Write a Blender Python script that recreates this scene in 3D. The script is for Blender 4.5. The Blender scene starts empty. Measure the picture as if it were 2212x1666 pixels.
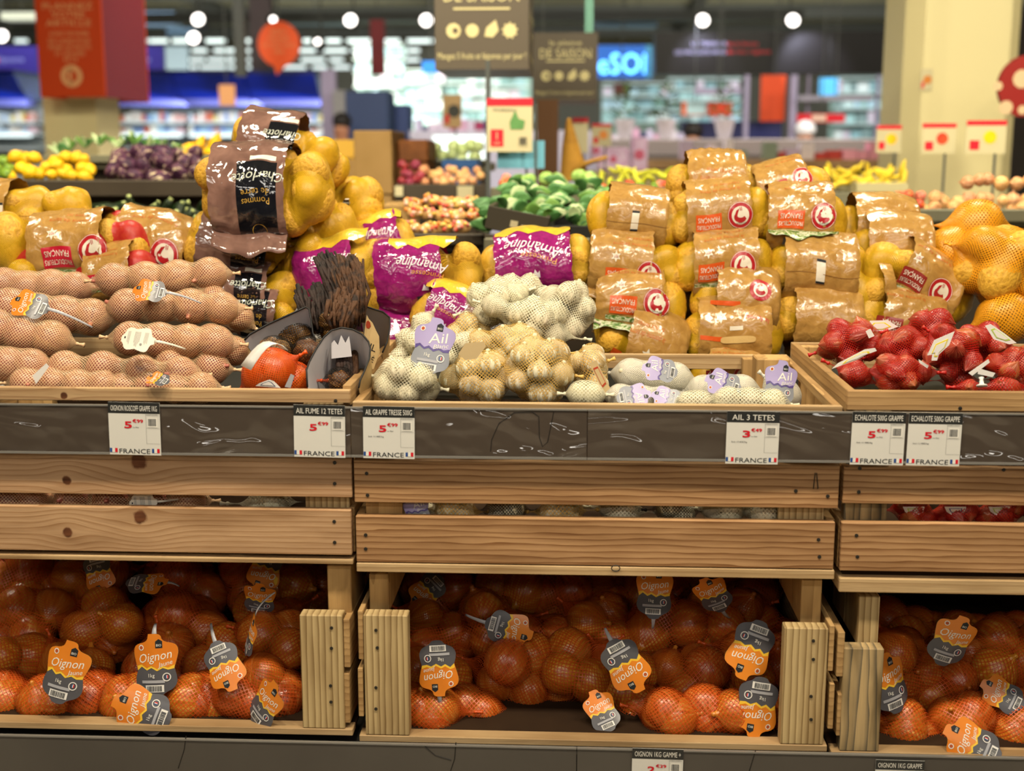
import bpy, bmesh, math, random
import numpy as np
from mathutils import Vector, Matrix, Euler

SC = bpy.context.scene
COL = SC.collection
# ------------------------------------------------------------------ camera
W_, H_, F_ = 2212, 1666, 2700.0
PITCH, YAW, CAMZ = math.radians(10.35), math.radians(2.8), 1.45
cam_d = bpy.data.cameras.new('camera'); cam = bpy.data.objects.new('camera', cam_d); COL.objects.link(cam)
cam_d.sensor_width = 36.0; cam_d.lens = F_ / W_ * 36.0
cam.location = (0, 0, CAMZ); cam.rotation_euler = (math.pi/2 - PITCH, 0, YAW)
cam_d.clip_end = 100; cam_d.clip_start = 0.05
cam_d.dof.use_dof = True; cam_d.dof.focus_distance = 2.28; cam_d.dof.aperture_fstop = 43.9/17.0
SC.camera = cam
RM = Euler((math.pi/2 - PITCH, 0, YAW)).to_matrix()
FWD = RM @ Vector((0, 0, -1)); CL = Vector((0, 0, CAMZ))
SC.view_settings.view_transform = 'Standard'; SC.view_settings.look = 'None'
SC.view_settings.gamma = 1; SC.view_settings.use_curve_mapping = False
SC.view_settings.exposure = -0.08
try:
    SC.cycles.transparent_max_bounces = 16; SC.cycles.max_bounces = 4; SC.cycles.diffuse_bounces = 2
    SC.cycles.use_adaptive_sampling = True; SC.cycles.adaptive_threshold = .05
    SC.cycles.glossy_bounces = 2; SC.cycles.transmission_bounces = 4
    SC.cycles.caustics_reflective = False; SC.cycles.caustics_refractive = False
except Exception: pass

def srgb(c):
    if isinstance(c, str):
        c = tuple(int(c[i:i+2], 16)/255 for i in (0, 2, 4))
    return tuple((x/12.92 if x <= .04045 else ((x+.055)/1.055)**2.4) for x in c[:3]) + (1,)

w = bpy.data.worlds.new('world'); SC.world = w; w.use_nodes = True
w.node_tree.nodes['Background'].inputs[0].default_value = srgb('FFEED2')
w.node_tree.nodes['Background'].inputs[1].default_value = 0.16

def area(name, loc, target, sx, sy, watt, col=(1, .86, .64)):
    l = bpy.data.lights.new(name, 'AREA'); l.shape = 'RECTANGLE'; l.size = sx; l.size_y = sy; l.energy = watt; l.color = col
    o = bpy.data.objects.new(name, l); COL.objects.link(o); o.location = loc
    o.rotation_euler = (Vector(target) - Vector(loc)).to_track_quat('-Z', 'Y').to_euler()
    return o
def spot(name, loc, target, watt, ang=60, col=(1, .86, .64), r=.05, blend=.5):
    l = bpy.data.lights.new(name, 'SPOT'); l.energy = watt; l.spot_size = math.radians(ang); l.spot_blend = blend; l.color = col; l.shadow_soft_size = r
    o = bpy.data.objects.new(name, l); COL.objects.link(o); o.location = loc
    o.rotation_euler = (Vector(target) - Vector(loc)).to_track_quat('-Z', 'Y').to_euler()
    return o
WARM = (1, .87, .66)
# ceiling track lamps over the display (out of frame, above)
for i, x in enumerate((-1.3, -.45, .4, 1.25)):
    area('track_lamp', (x, 1.15, 3.1), (x, 2.5, 1.0), .22, .16, 28, WARM)
for i, x in enumerate((-1.6, 0.0, 1.6)):
    area('aisle_and_fill_lamp', (x, -1.2, 3.2), (x, 2.0, .8), 1.2, .15, 12, (1, .93, .82))
for x in (-1.8, 1.8):  # added fill, not real fixtures: lifts the slot contents and lower crates
    area('aisle_and_fill_lamp', (x, -3.5, 3.1), (x*.4, 2.0, .8), 1.6, .3, 19, (1, .93, .82))
for i, x in enumerate((-2.6, -.9, 1.0, 2.8)):
    area('track_lamp', (x, 3.4, 3.2), (x*1.1, 5.0, 1.1), .35, .2, 60, (1, .92, .7))
for i, x in enumerate((-5, -1.5, 2, 5.5)):
    area('hall_and_fill_lamp', (x, 9, 3.9), (x, 11, 0), 1.4, .5, 120, (1, .93, .8))
for i, x in enumerate((-8, -2, 4, 10)):
    area('hall_and_fill_lamp', (x, 19, 4.4), (x, 23, 0), 3, 1, 130, (.88, .97, 1))
for x in (-6, 4):  # added uplights without a fixture, brightening the ceiling from below
    area('hall_and_fill_lamp', (x, 24, 2.2), (x, 30, 8), 6, 5, 700, (1, .97, .85))

# ------------------------------------------------------------------ pixel -> world
def ray(x, y):
    return RM @ Vector(((x - W_/2)/F_, -(y - H_/2)/F_, -1))
def P(x, y, Y):
    d = ray(x, y); return CL + d*(Y/d.y)
def zc(p): return (Vector(p) - CL).dot(FWD)
def ppx(p): return zc(p)/F_          # metres per pixel at p
def Zof(y, Y, x=1106): return P(x, y, Y).z
def Xof(x, y, Y): return P(x, y, Y).x

# ------------------------------------------------------------------ materials
MATS = {}
def nt(name):
    m = bpy.data.materials.new(name); m.use_nodes = True
    n = m.node_tree; b = n.nodes['Principled BSDF']; return m, n, b
def N(n, t, **k):
    o = n.nodes.new(t)
    for a, v in k.items():
        if a in ('noise_type', 'operation', 'wave_type', 'bands_direction', 'blend_type', 'data_type', 'feature', 'gradient_type', 'wave_profile'): setattr(o, a, v)
        elif a.startswith('i_'):
            key = a[2:].replace('_', ' '); o.inputs[key].default_value = v
        else: setattr(o, a, v)
    return o
def ramp(n, fac, stops):
    r = n.nodes.new('ShaderNodeValToRGB'); e = r.color_ramp.elements
    while len(e) < len(stops): e.new(.5)
    for q, (p, c) in zip(e, stops): q.position = p; q.color = srgb(c) if not isinstance(c, float) else (c, c, c, 1)
    n.links.new(fac, r.inputs[0]); return r.outputs[0]
def math_(n, op, a, b=None):
    o = n.nodes.new('ShaderNodeMath'); o.operation = op
    for i, v in enumerate((a, b)):
        if v is None: continue
        if isinstance(v, (int, float)): o.inputs[i].default_value = v
        else: n.links.new(v, o.inputs[i])
    return o.outputs[0]
def bump(n, b, h, strength=.4, dist=.002):
    u = n.nodes.new('ShaderNodeBump'); u.inputs['Strength'].default_value = strength; u.inputs['Distance'].default_value = dist
    n.links.new(h, u.inputs['Height']); n.links.new(u.outputs[0], b.inputs['Normal'])
def objcoord(n, sc=(1, 1, 1), rnd=0.0):
    t = n.nodes.new('ShaderNodeTexCoord'); m = n.nodes.new('ShaderNodeMapping'); m.inputs['Scale'].default_value = sc
    if rnd:
        oi = n.nodes.new('ShaderNodeObjectInfo'); c = n.nodes.new('ShaderNodeCombineXYZ')
        v = math_(n, 'MULTIPLY', oi.outputs['Random'], rnd)
        n.links.new(v, c.inputs[0]); n.links.new(v, c.inputs[1]); n.links.new(v, c.inputs[2])
        a = n.nodes.new('ShaderNodeVectorMath'); a.operation = 'ADD'
        n.links.new(t.outputs['Object'], a.inputs[0]); n.links.new(c.outputs[0], a.inputs[1]); n.links.new(a.outputs[0], m.inputs[0])
    else: n.links.new(t.outputs['Object'], m.inputs[0])
    return m.outputs[0]
def flat(name, col, rough=.6, spec=.3, metal=0, emit=0, coat=0, bumpsc=0, bstr=.3, bdist=.002, var=None, varsc=20, alpha=1):
    if name in MATS: return MATS[name]
    m, n, b = nt(name); b.inputs['Base Color'].default_value = srgb(col)
    b.inputs['Roughness'].default_value = rough; b.inputs['Specular IOR Level'].default_value = spec; b.inputs['Metallic'].default_value = metal
    b.inputs['Coat Weight'].default_value = coat; b.inputs['Coat Roughness'].default_value = .08
    if alpha < 1: b.inputs['Alpha'].default_value = alpha
    if emit:
        b.inputs['Emission Color'].default_value = srgb(col); b.inputs['Emission Strength'].default_value = emit
    if var:
        no = N(n, 'ShaderNodeTexNoise', i_Scale=varsc, i_Detail=4.0); n.links.new(objcoord(n, rnd=7.0), no.inputs['Vector'])
        n.links.new(ramp(n, no.outputs['Fac'], [(.35, col), (.65, var)]), b.inputs['Base Color'])
    if bumpsc:
        no = N(n, 'ShaderNodeTexNoise', i_Scale=bumpsc, i_Detail=3.0); n.links.new(objcoord(n, rnd=5.0), no.inputs['Vector'])
        bump(n, b, no.outputs['Fac'], bstr, bdist)
    MATS[name] = m; return m
def film(name, col, rough=.22, sc=38, strength=.8, col2=None, dist=.006, coat=.35):
    """crumpled printed film or glossy paper"""
    if name in MATS: return MATS[name]
    m, n, b = nt(name); b.inputs['Base Color'].default_value = srgb(col)
    b.inputs['Roughness'].default_value = rough; b.inputs['Specular IOR Level'].default_value = .6
    b.inputs['Coat Weight'].default_value = coat; b.inputs['Coat Roughness'].default_value = .12 if coat < .5 else .04
    co = objcoord(n, rnd=9.0)
    a = N(n, 'ShaderNodeTexNoise', noise_type='RIDGED_MULTIFRACTAL', i_Scale=sc*.5, i_Detail=2.0, i_Distortion=1.2); n.links.new(co, a.inputs['Vector'])
    c = N(n, 'ShaderNodeTexNoise', i_Scale=sc*1.6, i_Detail=2.0, i_Distortion=.6); n.links.new(co, c.inputs['Vector'])
    h = math_(n, 'ADD', math_(n, 'MULTIPLY', a.outputs['Fac'], .5), math_(n, 'MULTIPLY', c.outputs['Fac'], .35))
    bump(n, b, h, strength, dist)
    if col2: n.links.new(ramp(n, c.outputs['Fac'], [(.35, col), (.7, col2)]), b.inputs['Base Color'])
    MATS[name] = m; return m
def net(name, col, cell=.005, wd=.34, rough=.35, col2=None):
    """netting woven from plastic strands: gaps are open, strands opaque"""
    if name in MATS: return MATS[name]
    m, n, b = nt(name); b.inputs['Base Color'].default_value = srgb(col); b.inputs['Roughness'].default_value = rough
    b.inputs['Specular IOR Level'].default_value = .45
    t = n.nodes.new('ShaderNodeUVMap'); s = n.nodes.new('ShaderNodeSeparateXYZ'); n.links.new(t.outputs[0], s.inputs[0])
    u, v = s.outputs[0], s.outputs[1]
    ws = []
    for op in ('ADD', 'SUBTRACT'):
        q = math_(n, 'MULTIPLY', math_(n, op, u, v), 1/cell)
        ws.append(math_(n, 'ABSOLUTE', math_(n, 'SUBTRACT', math_(n, 'FRACT', q), .5)))
    g = math_(n, 'MAXIMUM', ws[0], ws[1])          # .5 on a strand centre
    al = math_(n, 'GREATER_THAN', g, .5 - wd/2)
    n.links.new(al, b.inputs['Alpha'])
    bump(n, b, g, .35, .001)
    MATS[name] = m; return m
def wood(name, base, dark, axis='X', freq=36, dist=3.0, knots=(), rough=.62, line=.5, grey=None):
    if name in MATS: return MATS[name]
    m, n, b = nt(name); b.inputs['Roughness'].default_value = rough; b.inputs['Specular IOR Level'].default_value = .25
    t = n.nodes.new('ShaderNodeTexCoord'); oi = n.nodes.new('ShaderNodeObjectInfo'); s = n.nodes.new('ShaderNodeSeparateXYZ')
    n.links.new(t.outputs['Object'], s.inputs[0])
    X, Y, Z = s.outputs
    a, c, d = {'X': (X, Z, Y), 'Y': (Y, Z, X), 'Z': (Z, X, Y)}[axis]
    kd = None
    for kx, kz, kr in knots:
        dx = math_(n, 'SUBTRACT', a, kx); dz = math_(n, 'SUBTRACT', c, kz)
        r2 = math_(n, 'ADD', math_(n, 'MULTIPLY', math_(n, 'MULTIPLY', dx, dx), .55), math_(n, 'MULTIPLY', dz, dz))
        e = math_(n, 'EXPONENT', math_(n, 'MULTIPLY', r2, -1/(2*(kr*2.2)**2)))
        c = math_(n, 'SUBTRACT', c, math_(n, 'MULTIPLY', math_(n, 'MULTIPLY', dz, .82), e))
        rr = math_(n, 'SQRT', math_(n, 'ADD', math_(n, 'MULTIPLY', dx, dx), math_(n, 'MULTIPLY', dz, dz)))
        kn_ = N(n, 'ShaderNodeTexNoise', i_Scale=110.0, i_Detail=3.0); n.links.new(t.outputs['Object'], kn_.inputs['Vector'])
        rr = math_(n, 'ADD', rr, math_(n, 'MULTIPLY', math_(n, 'SUBTRACT', kn_.outputs['Fac'], .5), kr*.55))
        k = math_(n, 'MINIMUM', math_(n, 'MAXIMUM', math_(n, 'MULTIPLY', math_(n, 'SUBTRACT', kr, rr), 3.2/kr), 0.0), 1.0)
        kd = k if kd is None else math_(n, 'MAXIMUM', kd, k)
    rnd = math_(n, 'MULTIPLY', oi.outputs['Random'], 0.0 if knots else 3.0)
    cb = n.nodes.new('ShaderNodeCombineXYZ')
    n.links.new(math_(n, 'ADD', math_(n, 'MULTIPLY', a, .10), rnd), cb.inputs[0]); n.links.new(math_(n, 'MULTIPLY', d, .5), cb.inputs[1]); n.links.new(math_(n, 'ADD', c, rnd), cb.inputs[2])
    wv = N(n, 'ShaderNodeTexWave', wave_type='BANDS', bands_direction='Z', i_Scale=float(freq), i_Distortion=dist, i_Detail=2.0, wave_profile='SAW')
    wv.inputs['Detail Scale'].default_value = 2.2
    n.links.new(cb.outputs[0], wv.inputs['Vector'])
    cb2 = n.nodes.new('ShaderNodeCombineXYZ')
    n.links.new(math_(n, 'MULTIPLY', a, 14.0), cb2.inputs[0]); n.links.new(math_(n, 'MULTIPLY', c, 420.0), cb2.inputs[2]); n.links.new(math_(n, 'MULTIPLY', d, 300.0), cb2.inputs[1])
    fib = N(n, 'ShaderNodeTexNoise', i_Scale=1.0, i_Detail=3.0); n.links.new(cb2.outputs[0], fib.inputs['Vector'])
    fac = math_(n, 'ADD', math_(n, 'MULTIPLY', math_(n, 'POWER', wv.outputs['Fac'], 2.5), line), math_(n, 'MULTIPLY', fib.outputs['Fac'], .3))
    col = ramp(n, fac, [(.1, base), (.85, dark)])
    bl = N(n, 'ShaderNodeTexNoise', i_Scale=5.0, i_Detail=3.0); n.links.new(objcoord(n, {'X': (1, 2, 5), 'Y': (2, 1, 5), 'Z': (5, 2, 1)}[axis], rnd=11.0), bl.inputs['Vector'])
    mx = N(n, 'ShaderNodeMixRGB', blend_type='MULTIPLY'); mx.inputs[0].default_value = 1
    n.links.new(col, mx.inputs[1]); n.links.new(ramp(n, bl.outputs['Fac'], [(.3, grey or 'D9D2CA'), (.6, 'FFFFFF')]), mx.inputs[2])
    out = mx.outputs[0]
    if kd is not None:
        mk = N(n, 'ShaderNodeMixRGB'); n.links.new(kd, mk.inputs[0]); n.links.new(out, mk.inputs[1])
        n.links.new(ramp(n, fib.outputs['Fac'], [(.3, '4A2A18'), (.7, '7A4A2C')]), mk.inputs[2]); out = mk.outputs[0]
    n.links.new(out, b.inputs['Base Color']); bump(n, b, fib.outputs['Fac'], .35, .0012)
    MATS[name] = m; return m
def streaky(name, stops, k=9.0, rough=.4, spec=.4, z=1.0, vary=.12, bstr=.3, coat=0.0):
    """skin of a bulb: streaks run from pole to pole"""
    if name in MATS: return MATS[name]
    m, n, b = nt(name); b.inputs['Roughness'].default_value = rough; b.inputs['Specular IOR Level'].default_value = spec; b.inputs['Coat Weight'].default_value = coat
    t = n.nodes.new('ShaderNodeTexCoord'); g = N(n, 'ShaderNodeTexGradient', gradient_type='RADIAL'); n.links.new(t.outputs['Object'], g.inputs[0])
    oi = n.nodes.new('ShaderNodeObjectInfo'); s = n.nodes.new('ShaderNodeSeparateXYZ'); n.links.new(t.outputs['Object'], s.inputs[0])
    cb = n.nodes.new('ShaderNodeCombineXYZ')
    n.links.new(math_(n, 'MULTIPLY', g.outputs['Fac'], k*6.0), cb.inputs[0]); n.links.new(math_(n, 'MULTIPLY', s.outputs[2], z), cb.inputs[2])
    n.links.new(math_(n, 'MULTIPLY', oi.outputs['Random'], 40.0), cb.inputs[1])
    no = N(n, 'ShaderNodeTexNoise', i_Scale=1.0, i_Detail=4.0); n.links.new(cb.outputs[0], no.inputs['Vector'])
    hs = n.nodes.new('ShaderNodeHueSaturation'); n.links.new(ramp(n, no.outputs['Fac'], stops), hs.inputs['Color'])
    n.links.new(math_(n, 'ADD', math_(n, 'MULTIPLY', oi.outputs['Random'], vary*2), 1-vary), hs.inputs['Value'])
    n.links.new(math_(n, 'ADD', math_(n, 'MULTIPLY', oi.outputs['Random'], .03), .485), hs.inputs['Hue'])
    n.links.new(hs.outputs[0], b.inputs['Base Color']); bump(n, b, no.outputs['Fac'], bstr, .05)
    MATS[name] = m; return m
def speck(name, c1, c2, sc=6.0, rough=.5, vary=.12, bsc=3.0, spec=.35):
    if name in MATS: return MATS[name]
    m, n, b = nt(name); b.inputs['Roughness'].default_value = rough; b.inputs['Specular IOR Level'].default_value = spec
    no = N(n, 'ShaderNodeTexNoise', i_Scale=sc, i_Detail=5.0); n.links.new(objcoord(n, rnd=20.0), no.inputs['Vector'])
    oi = n.nodes.new('ShaderNodeObjectInfo'); hs = n.nodes.new('ShaderNodeHueSaturation')
    n.links.new(ramp(n, no.outputs['Fac'], [(.36, c2), (.52, c1)]), hs.inputs['Color'])
    n.links.new(math_(n, 'ADD', math_(n, 'MULTIPLY', oi.outputs['Random'], vary*2), 1-vary), hs.inputs['Value'])
    n.links.new(hs.outputs[0], b.inputs['Base Color']); bump(n, b, no.outputs['Fac'], .25, .04)
    MATS[name] = m; return m

# ------------------------------------------------------------------ mesh builder
class MB:
    def __init__(s): s.v = []; s.f = []; s.m = []; s.uv = None; s.mats = []
    def mi(s, mat):
        if mat not in s.mats: s.mats.append(mat)
        return s.mats.index(mat)
    def add(s, vs, fs, mat, M=None):
        k = len(s.v); i = s.mi(mat)
        for p in vs:
            p = Vector(p)
            if M is not None: p = M @ p
            s.v.append(p)
        for f in fs: s.f.append(tuple(a+k for a in f)); s.m.append(i)
    def box(s, x0, y0, z0, x1, y1, z1, mat, M=None, bev=0):
        if bev:
            b = bev; pts = []
            for (x, sx) in ((x0, 1), (x1, -1)):
                for (y, sy) in ((y0, 1), (y1, -1)):
                    for (z, sz) in ((z0, 1), (z1, -1)):
                        pts += [(x, y+sy*b, z+sz*b), (x+sx*b, y, z+sz*b), (x+sx*b, y+sy*b, z)]
            bm = bmesh.new()
            for p in pts: bm.verts.new(p)
            bmesh.ops.convex_hull(bm, input=bm.verts)
            bmesh.ops.dissolve_limit(bm, angle_limit=.02, verts=bm.verts, edges=bm.edges)
            bm.verts.index_update()
            s.add([v.co.copy() for v in bm.verts], [tuple(v.index for v in f.verts) for f in bm.faces], mat, M); bm.free(); return
        vs = [(x, y, z) for x in (x0, x1) for y in (y0, y1) for z in (z0, z1)]
        s.add(vs, [(0, 1, 3, 2), (4, 6, 7, 5), (0, 4, 5, 1), (2, 3, 7, 6), (0, 2, 6, 4), (1, 5, 7, 3)], mat, M)
    def tube(s, pts, rad, mat, n=8, M=None, cap=True):
        pts = [Vector(p) for p in pts]; vs = []; fs = []
        up = None
        for i, p in enumerate(pts):
            d = (pts[min(i+1, len(pts)-1)] - pts[max(i-1, 0)]).normalized()
            if up is None: up = Vector((0, 0, 1)) if abs(d.z) < .9 else Vector((1, 0, 0))
            a = d.cross(up).normalized(); b_ = a.cross(d).normalized(); up = b_
            r = rad[i] if isinstance(rad, (list, tuple)) else rad
            for k in range(n):
                t = 2*math.pi*k/n; vs.append(p + a*(r*math.cos(t)) + b_*(r*math.sin(t)))
        for i in range(len(pts)-1):
            for k in range(n):
                fs.append((i*n+k, i*n+(k+1) % n, (i+1)*n+(k+1) % n, (i+1)*n+k))
        if cap: fs.append(tuple(range(n-1, -1, -1))); fs.append(tuple((len(pts)-1)*n+k for k in range(n)))
        s.add(vs, fs, mat, M)
    def lathe(s, prof, mat, n=20, M=None, fn=None):
        vs = []; fs = []
        for (r, z) in prof:
            for k in range(n):
                t = 2*math.pi*k/n; rr = r*(fn(t, z) if fn else 1); vs.append((rr*math.cos(t), rr*math.sin(t), z))
        L = len(prof)
        for i in range(L-1):
            for k in range(n): fs.append((i*n+k, i*n+(k+1) % n, (i+1)*n+(k+1) % n, (i+1)*n+k))
        fs.append(tuple(range(n-1, -1, -1))); fs.append(tuple((L-1)*n+k for k in range(n)))
        s.add(vs, fs, mat, M)
    def prism(s, poly, y0, y1, mat, M=None):
        """outline in x,z extruded along y"""
        n = len(poly); vs = [(x, y0, z) for x, z in poly] + [(x, y1, z) for x, z in poly]
        fs = [tuple(range(n)), tuple(range(2*n-1, n-1, -1))] + [(i, i+n, (i+1) % n+n, (i+1) % n) for i in range(n)]
        s.add(vs, fs, mat, M)
    def grid(s, G, mat, closed=False, M=None):
        nu, nv = G.shape[:2]; vs = G.reshape(-1, 3).tolist(); fs = []
        for i in range(nu-1):
            for j in range(nv if closed else nv-1): fs.append((i*nv+j, i*nv+(j+1) % nv, (i+1)*nv+(j+1) % nv, (i+1)*nv+j))
        s.add(vs, fs, mat, M)
    def build(s, name, parent=None, smooth=False, origin=None, solid=0):
        me = bpy.data.meshes.new(name)
        o = Vector(origin) if origin is not None else Vector((0, 0, 0))
        me.from_pydata([tuple(p - o) for p in s.v], [], s.f); me.update()
        for m in s.mats: me.materials.append(m)
        me.polygons.foreach_set('material_index', s.m)
        if smooth: me.polygons.foreach_set('use_smooth', [True]*len(me.polygons))
        if s.uv is not None:
            uvl = me.uv_layers.new(name='UVMap'); idx = np.empty(len(me.loops), dtype=np.int32); me.loops.foreach_get('vertex_index', idx)
            uvl.data.foreach_set('uv', s.uv.ravel())
        ob = bpy.data.objects.new(name, me); COL.objects.link(ob)
        if parent is not None: ob.parent = parent
        elif origin is not None: ob.location = o
        if solid:
            md = ob.modifiers.new('thickness', 'SOLIDIFY'); md.thickness = solid; md.offset = 0
        return ob

def tag(o, label=None, cat=None, group=None, kind=None):
    if label: o['label'] = label
    if cat: o['category'] = cat
    if group: o['group'] = group
    if kind: o['kind'] = kind
    return o
def empty(name, loc, label=None, cat=None, group=None, M=None):
    o = bpy.data.objects.new(name, None); COL.objects.link(o); o.empty_display_size = .05
    if M is not None: o.matrix_world = M
    else: o.location = loc
    return tag(o, label, cat, group)
def inst(name, data, parent, M):
    o = bpy.data.objects.new(name, data); COL.objects.link(o)
    if parent is not None: o.parent = parent
    o.matrix_local = M; return o

# ------------------------------------------------------------------ flat artwork (print), mapped onto surfaces
_TX = {}
def text2d(s):
    if s in _TX: return _TX[s]
    cu = bpy.data.curves.new('t', 'FONT'); cu.body = s; cu.size = 1; cu.resolution_u = 2
    ob = bpy.data.objects.new('t', cu); me = ob.to_mesh()
    V = np.array([v.co[:2] for v in me.vertices]).reshape(-1, 2); Fc = [tuple(p.vertices) for p in me.polygons]
    ob.to_mesh_clear(); bpy.data.objects.remove(ob); bpy.data.curves.remove(cu)
    if len(V):
        lo = V.min(0); hi = V.max(0)
        V = V - (lo+hi)/2
        w_, h_ = hi-lo
    else: w_, h_ = 1, 1
    _TX[s] = (V, Fc, w_, h_); return _TX[s]
class Art:
    def __init__(s): s.it = []
    def poly(s, pts, m, L=1): s.it.append((np.array(pts, float), [tuple(range(len(pts)))], m, L)); return s
    def rect(s, x0, y0, x1, y1, m, L=1): return s.poly([(x0, y0), (x1, y0), (x1, y1), (x0, y1)], m, L)
    def circ(s, cx, cy, r, m, L=1, n=24, sy=1.0):
        return s.poly([(cx+r*math.cos(2*math.pi*i/n), cy+r*sy*math.sin(2*math.pi*i/n)) for i in range(n)], m, L)
    def ring(s, cx, cy, r0, r1, m, L=1, n=24):
        a = [(cx+r*math.cos(2*math.pi*i/n), cy+r*math.sin(2*math.pi*i/n)) for r in (r0, r1) for i in range(n)]
        s.it.append((np.array(a), [(i, (i+1) % n, n+(i+1) % n, n+i) for i in range(n)], m, L)); return s
    def star(s, cx, cy, r, m, L=1, n=5, q=.45, rot=90):
        return s.poly([(cx+(r if i % 2 == 0 else r*q)*math.cos(math.radians(rot+i*180/n)), cy+(r if i % 2 == 0 else r*q)*math.sin(math.radians(rot+i*180/n))) for i in range(2*n)], m, L)
    def text(s, t, cx, cy, h, m, w=None, L=2, rot=0, shear=0.0, bold=0):
        V, Fc, tw, th = text2d(t)
        sy = h/.72; sx = sy if w is None else w/max(tw, 1e-6)
        A = V*np.array([sx, sy]); A[:, 0] += A[:, 1]*shear
        r = math.radians(rot); c, q = math.cos(r), math.sin(r)
        B = np.stack([A[:, 0]*c - A[:, 1]*q + cx, A[:, 0]*q + A[:, 1]*c + cy], 1)
        s.it.append((B, Fc, m, L)); return s
    def line(s, x0, y0, x1, y1, w_, m, L=2):
        d = np.array([x1-x0, y1-y0]); l = np.linalg.norm(d); nn = np.array([-d[1], d[0]])/l*w_/2
        a, b = np.array([x0, y0]), np.array([x1, y1])
        return s.poly([a-nn, b-nn, b+nn, a+nn], m, L)
    def barcode(s, x0, y0, x1, y1, bg, fg, L=2, n=14, seed=3):
        s.rect(x0, y0, x1, y1, bg, L); R = random.Random(seed); x = x0 + (x1-x0)*.08; e = x1 - (x1-x0)*.08
        st = (e-x)/(n*1.75)
        while x < e - st:
            ww = st*R.choice((.6, .9, 1.2)); s.rect(x, y0+(y1-y0)*.14, x+ww, y1-(y1-y0)*.12, fg, L+1); x += ww + st*R.choice((.6, .9))
        return s
    def xf(s, dx=0, dy=0, sc=1.0, rot=0):
        r = math.radians(rot); R = np.array([[math.cos(r), math.sin(r)], [-math.sin(r), math.cos(r)]])
        s.it = [((v @ R)*sc + np.array([dx, dy]), f, m, L) for v, f, m, L in s.it]; return s
    def emit(s, mb, fn, cut=None, eps=.0003):
        for v, f, m, L in s.it:
            if not len(v): continue
            if cut:
                bm = bmesh.new(); vv = [bm.verts.new((p[0], p[1], 0)) for p in v]
                for q in f:
                    try: bm.faces.new([vv[i] for i in q])
                    except ValueError: pass
                lo, hi = v.min(0), v.max(0)
                for ax in (0, 1):
                    k = math.floor(lo[ax]/cut)+1
                    while k*cut < hi[ax]:
                        co = [0, 0, 0]; no = [0, 0, 0]; co[ax] = k*cut; no[ax] = 1
                        bmesh.ops.bisect_plane(bm, geom=bm.verts[:]+bm.edges[:]+bm.faces[:], plane_co=co, plane_no=no); k += 1
                bm.verts.index_update()
                vs = [fn(a.co.x, a.co.y, L*eps) for a in bm.verts]; fs = [tuple(a.index for a in q.verts) for q in bm.faces]; bm.free()
            else: vs = [fn(p[0], p[1], L*eps) for p in v]; fs = f
            mb.add(vs, fs, m)

# ------------------------------------------------------------------ skins round packed produce
def ell(c, r, rot=None): return (np.array(c, float), np.array(r, float), np.array(rot if rot is not None else np.eye(3)))
def skin(items, x0, x1, nu=40, nv=48, infl=.0015, k=.006, relax=40, tens=.985, e0=.004, e1=.004, smooth=2):
    """surface of a sack pulled tight round ellipsoids; axis x. Returns points grid and radii"""
    xs = np.linspace(x0, x1, nu); ph = np.linspace(0, 2*np.pi, nv, endpoint=False)
    C = np.array([i[0] for i in items]); Rr = np.array([i[1] for i in items])
    wgt = np.exp(-((xs[:, None]-C[None, :, 0])/(Rr[None].max(2)*1.1+1e-6))**2)+1e-4
    ax = (wgt[..., None]*C[None, :, 1:]).sum(1)/wgt.sum(1)[:, None]
    rm = 0
    for c, r, _ in items: rm = max(rm, np.linalg.norm(c[1:] - ax.mean(0)) + r.max())
    rm = rm*1.25 + .01
    ns = 26; rs = np.linspace(rm, 0.0, ns)
    dirs = np.stack([-np.cos(ph), np.sin(ph)], 1)       # phi 0 faces -y, 90 deg faces up
    pts = np.zeros((nu, nv, ns, 3)); pts[..., 0] = xs[:, None, None]
    pts[..., 1:] = ax[:, None, None, :] + dirs[None, :, None, :]*rs[None, None, :, None]
    acc = np.zeros((nu, nv, ns))
    for c, r, R in items:
        q = ((pts - c) @ R)/(r + infl); d = (np.linalg.norm(q, axis=-1)-1)*r.min()
        acc += np.exp(-np.clip(d/k, -30, 30))
    d = -k*np.log(acc+1e-12)
    ins = d < 0; hit = ins.any(2); i1 = np.argmax(ins, 2); i0 = np.maximum(i1-1, 0)
    I, J = np.meshgrid(range(nu), range(nv), indexing='ij')
    d1 = d[I, J, i1]; d0 = d[I, J, i0]; t = np.where(d0-d1 > 1e-9, d0/(d0-d1+1e-12), 0)
    r = np.where(hit, rs[i0] + (rs[i1]-rs[i0])*np.clip(t, 0, 1), 0)
    r[0] = e0; r[-1] = e1
    base = r.copy()
    for _ in range(relax):
        a = (np.roll(r, 1, 1)+np.roll(r, -1, 1))*.5
        b = r.copy(); b[1:-1] = (r[:-2]+r[2:])*.5
        r[1:-1] = np.maximum(base[1:-1], tens*(.5*a+.5*b)[1:-1])
    for _ in range(smooth):
        b = r.copy(); b[1:-1] = (r[:-2]+r[2:]+2*r[1:-1])*.25; r = .5*b+.25*(np.roll(b, 1, 1)+np.roll(b, -1, 1))
    r[0] = e0; r[-1] = e1
    return xs, ph, ax, r, dirs
def xext(items):
    lo = min(c[0]-math.sqrt(((R[0]*r)**2).sum()) for c, r, R in items); hi = max(c[0]+math.sqrt(((R[0]*r)**2).sum()) for c, r, R in items)
    return lo-.003, hi+.003
def skin_pts(sk, off=0.0):
    xs, ph, ax, r, dirs = sk; G = np.zeros(r.shape+(3,)); G[..., 0] = xs[:, None]
    G[..., 1:] = ax[:, None, :] + dirs[None]*(r[..., None]+off); return G
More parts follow.
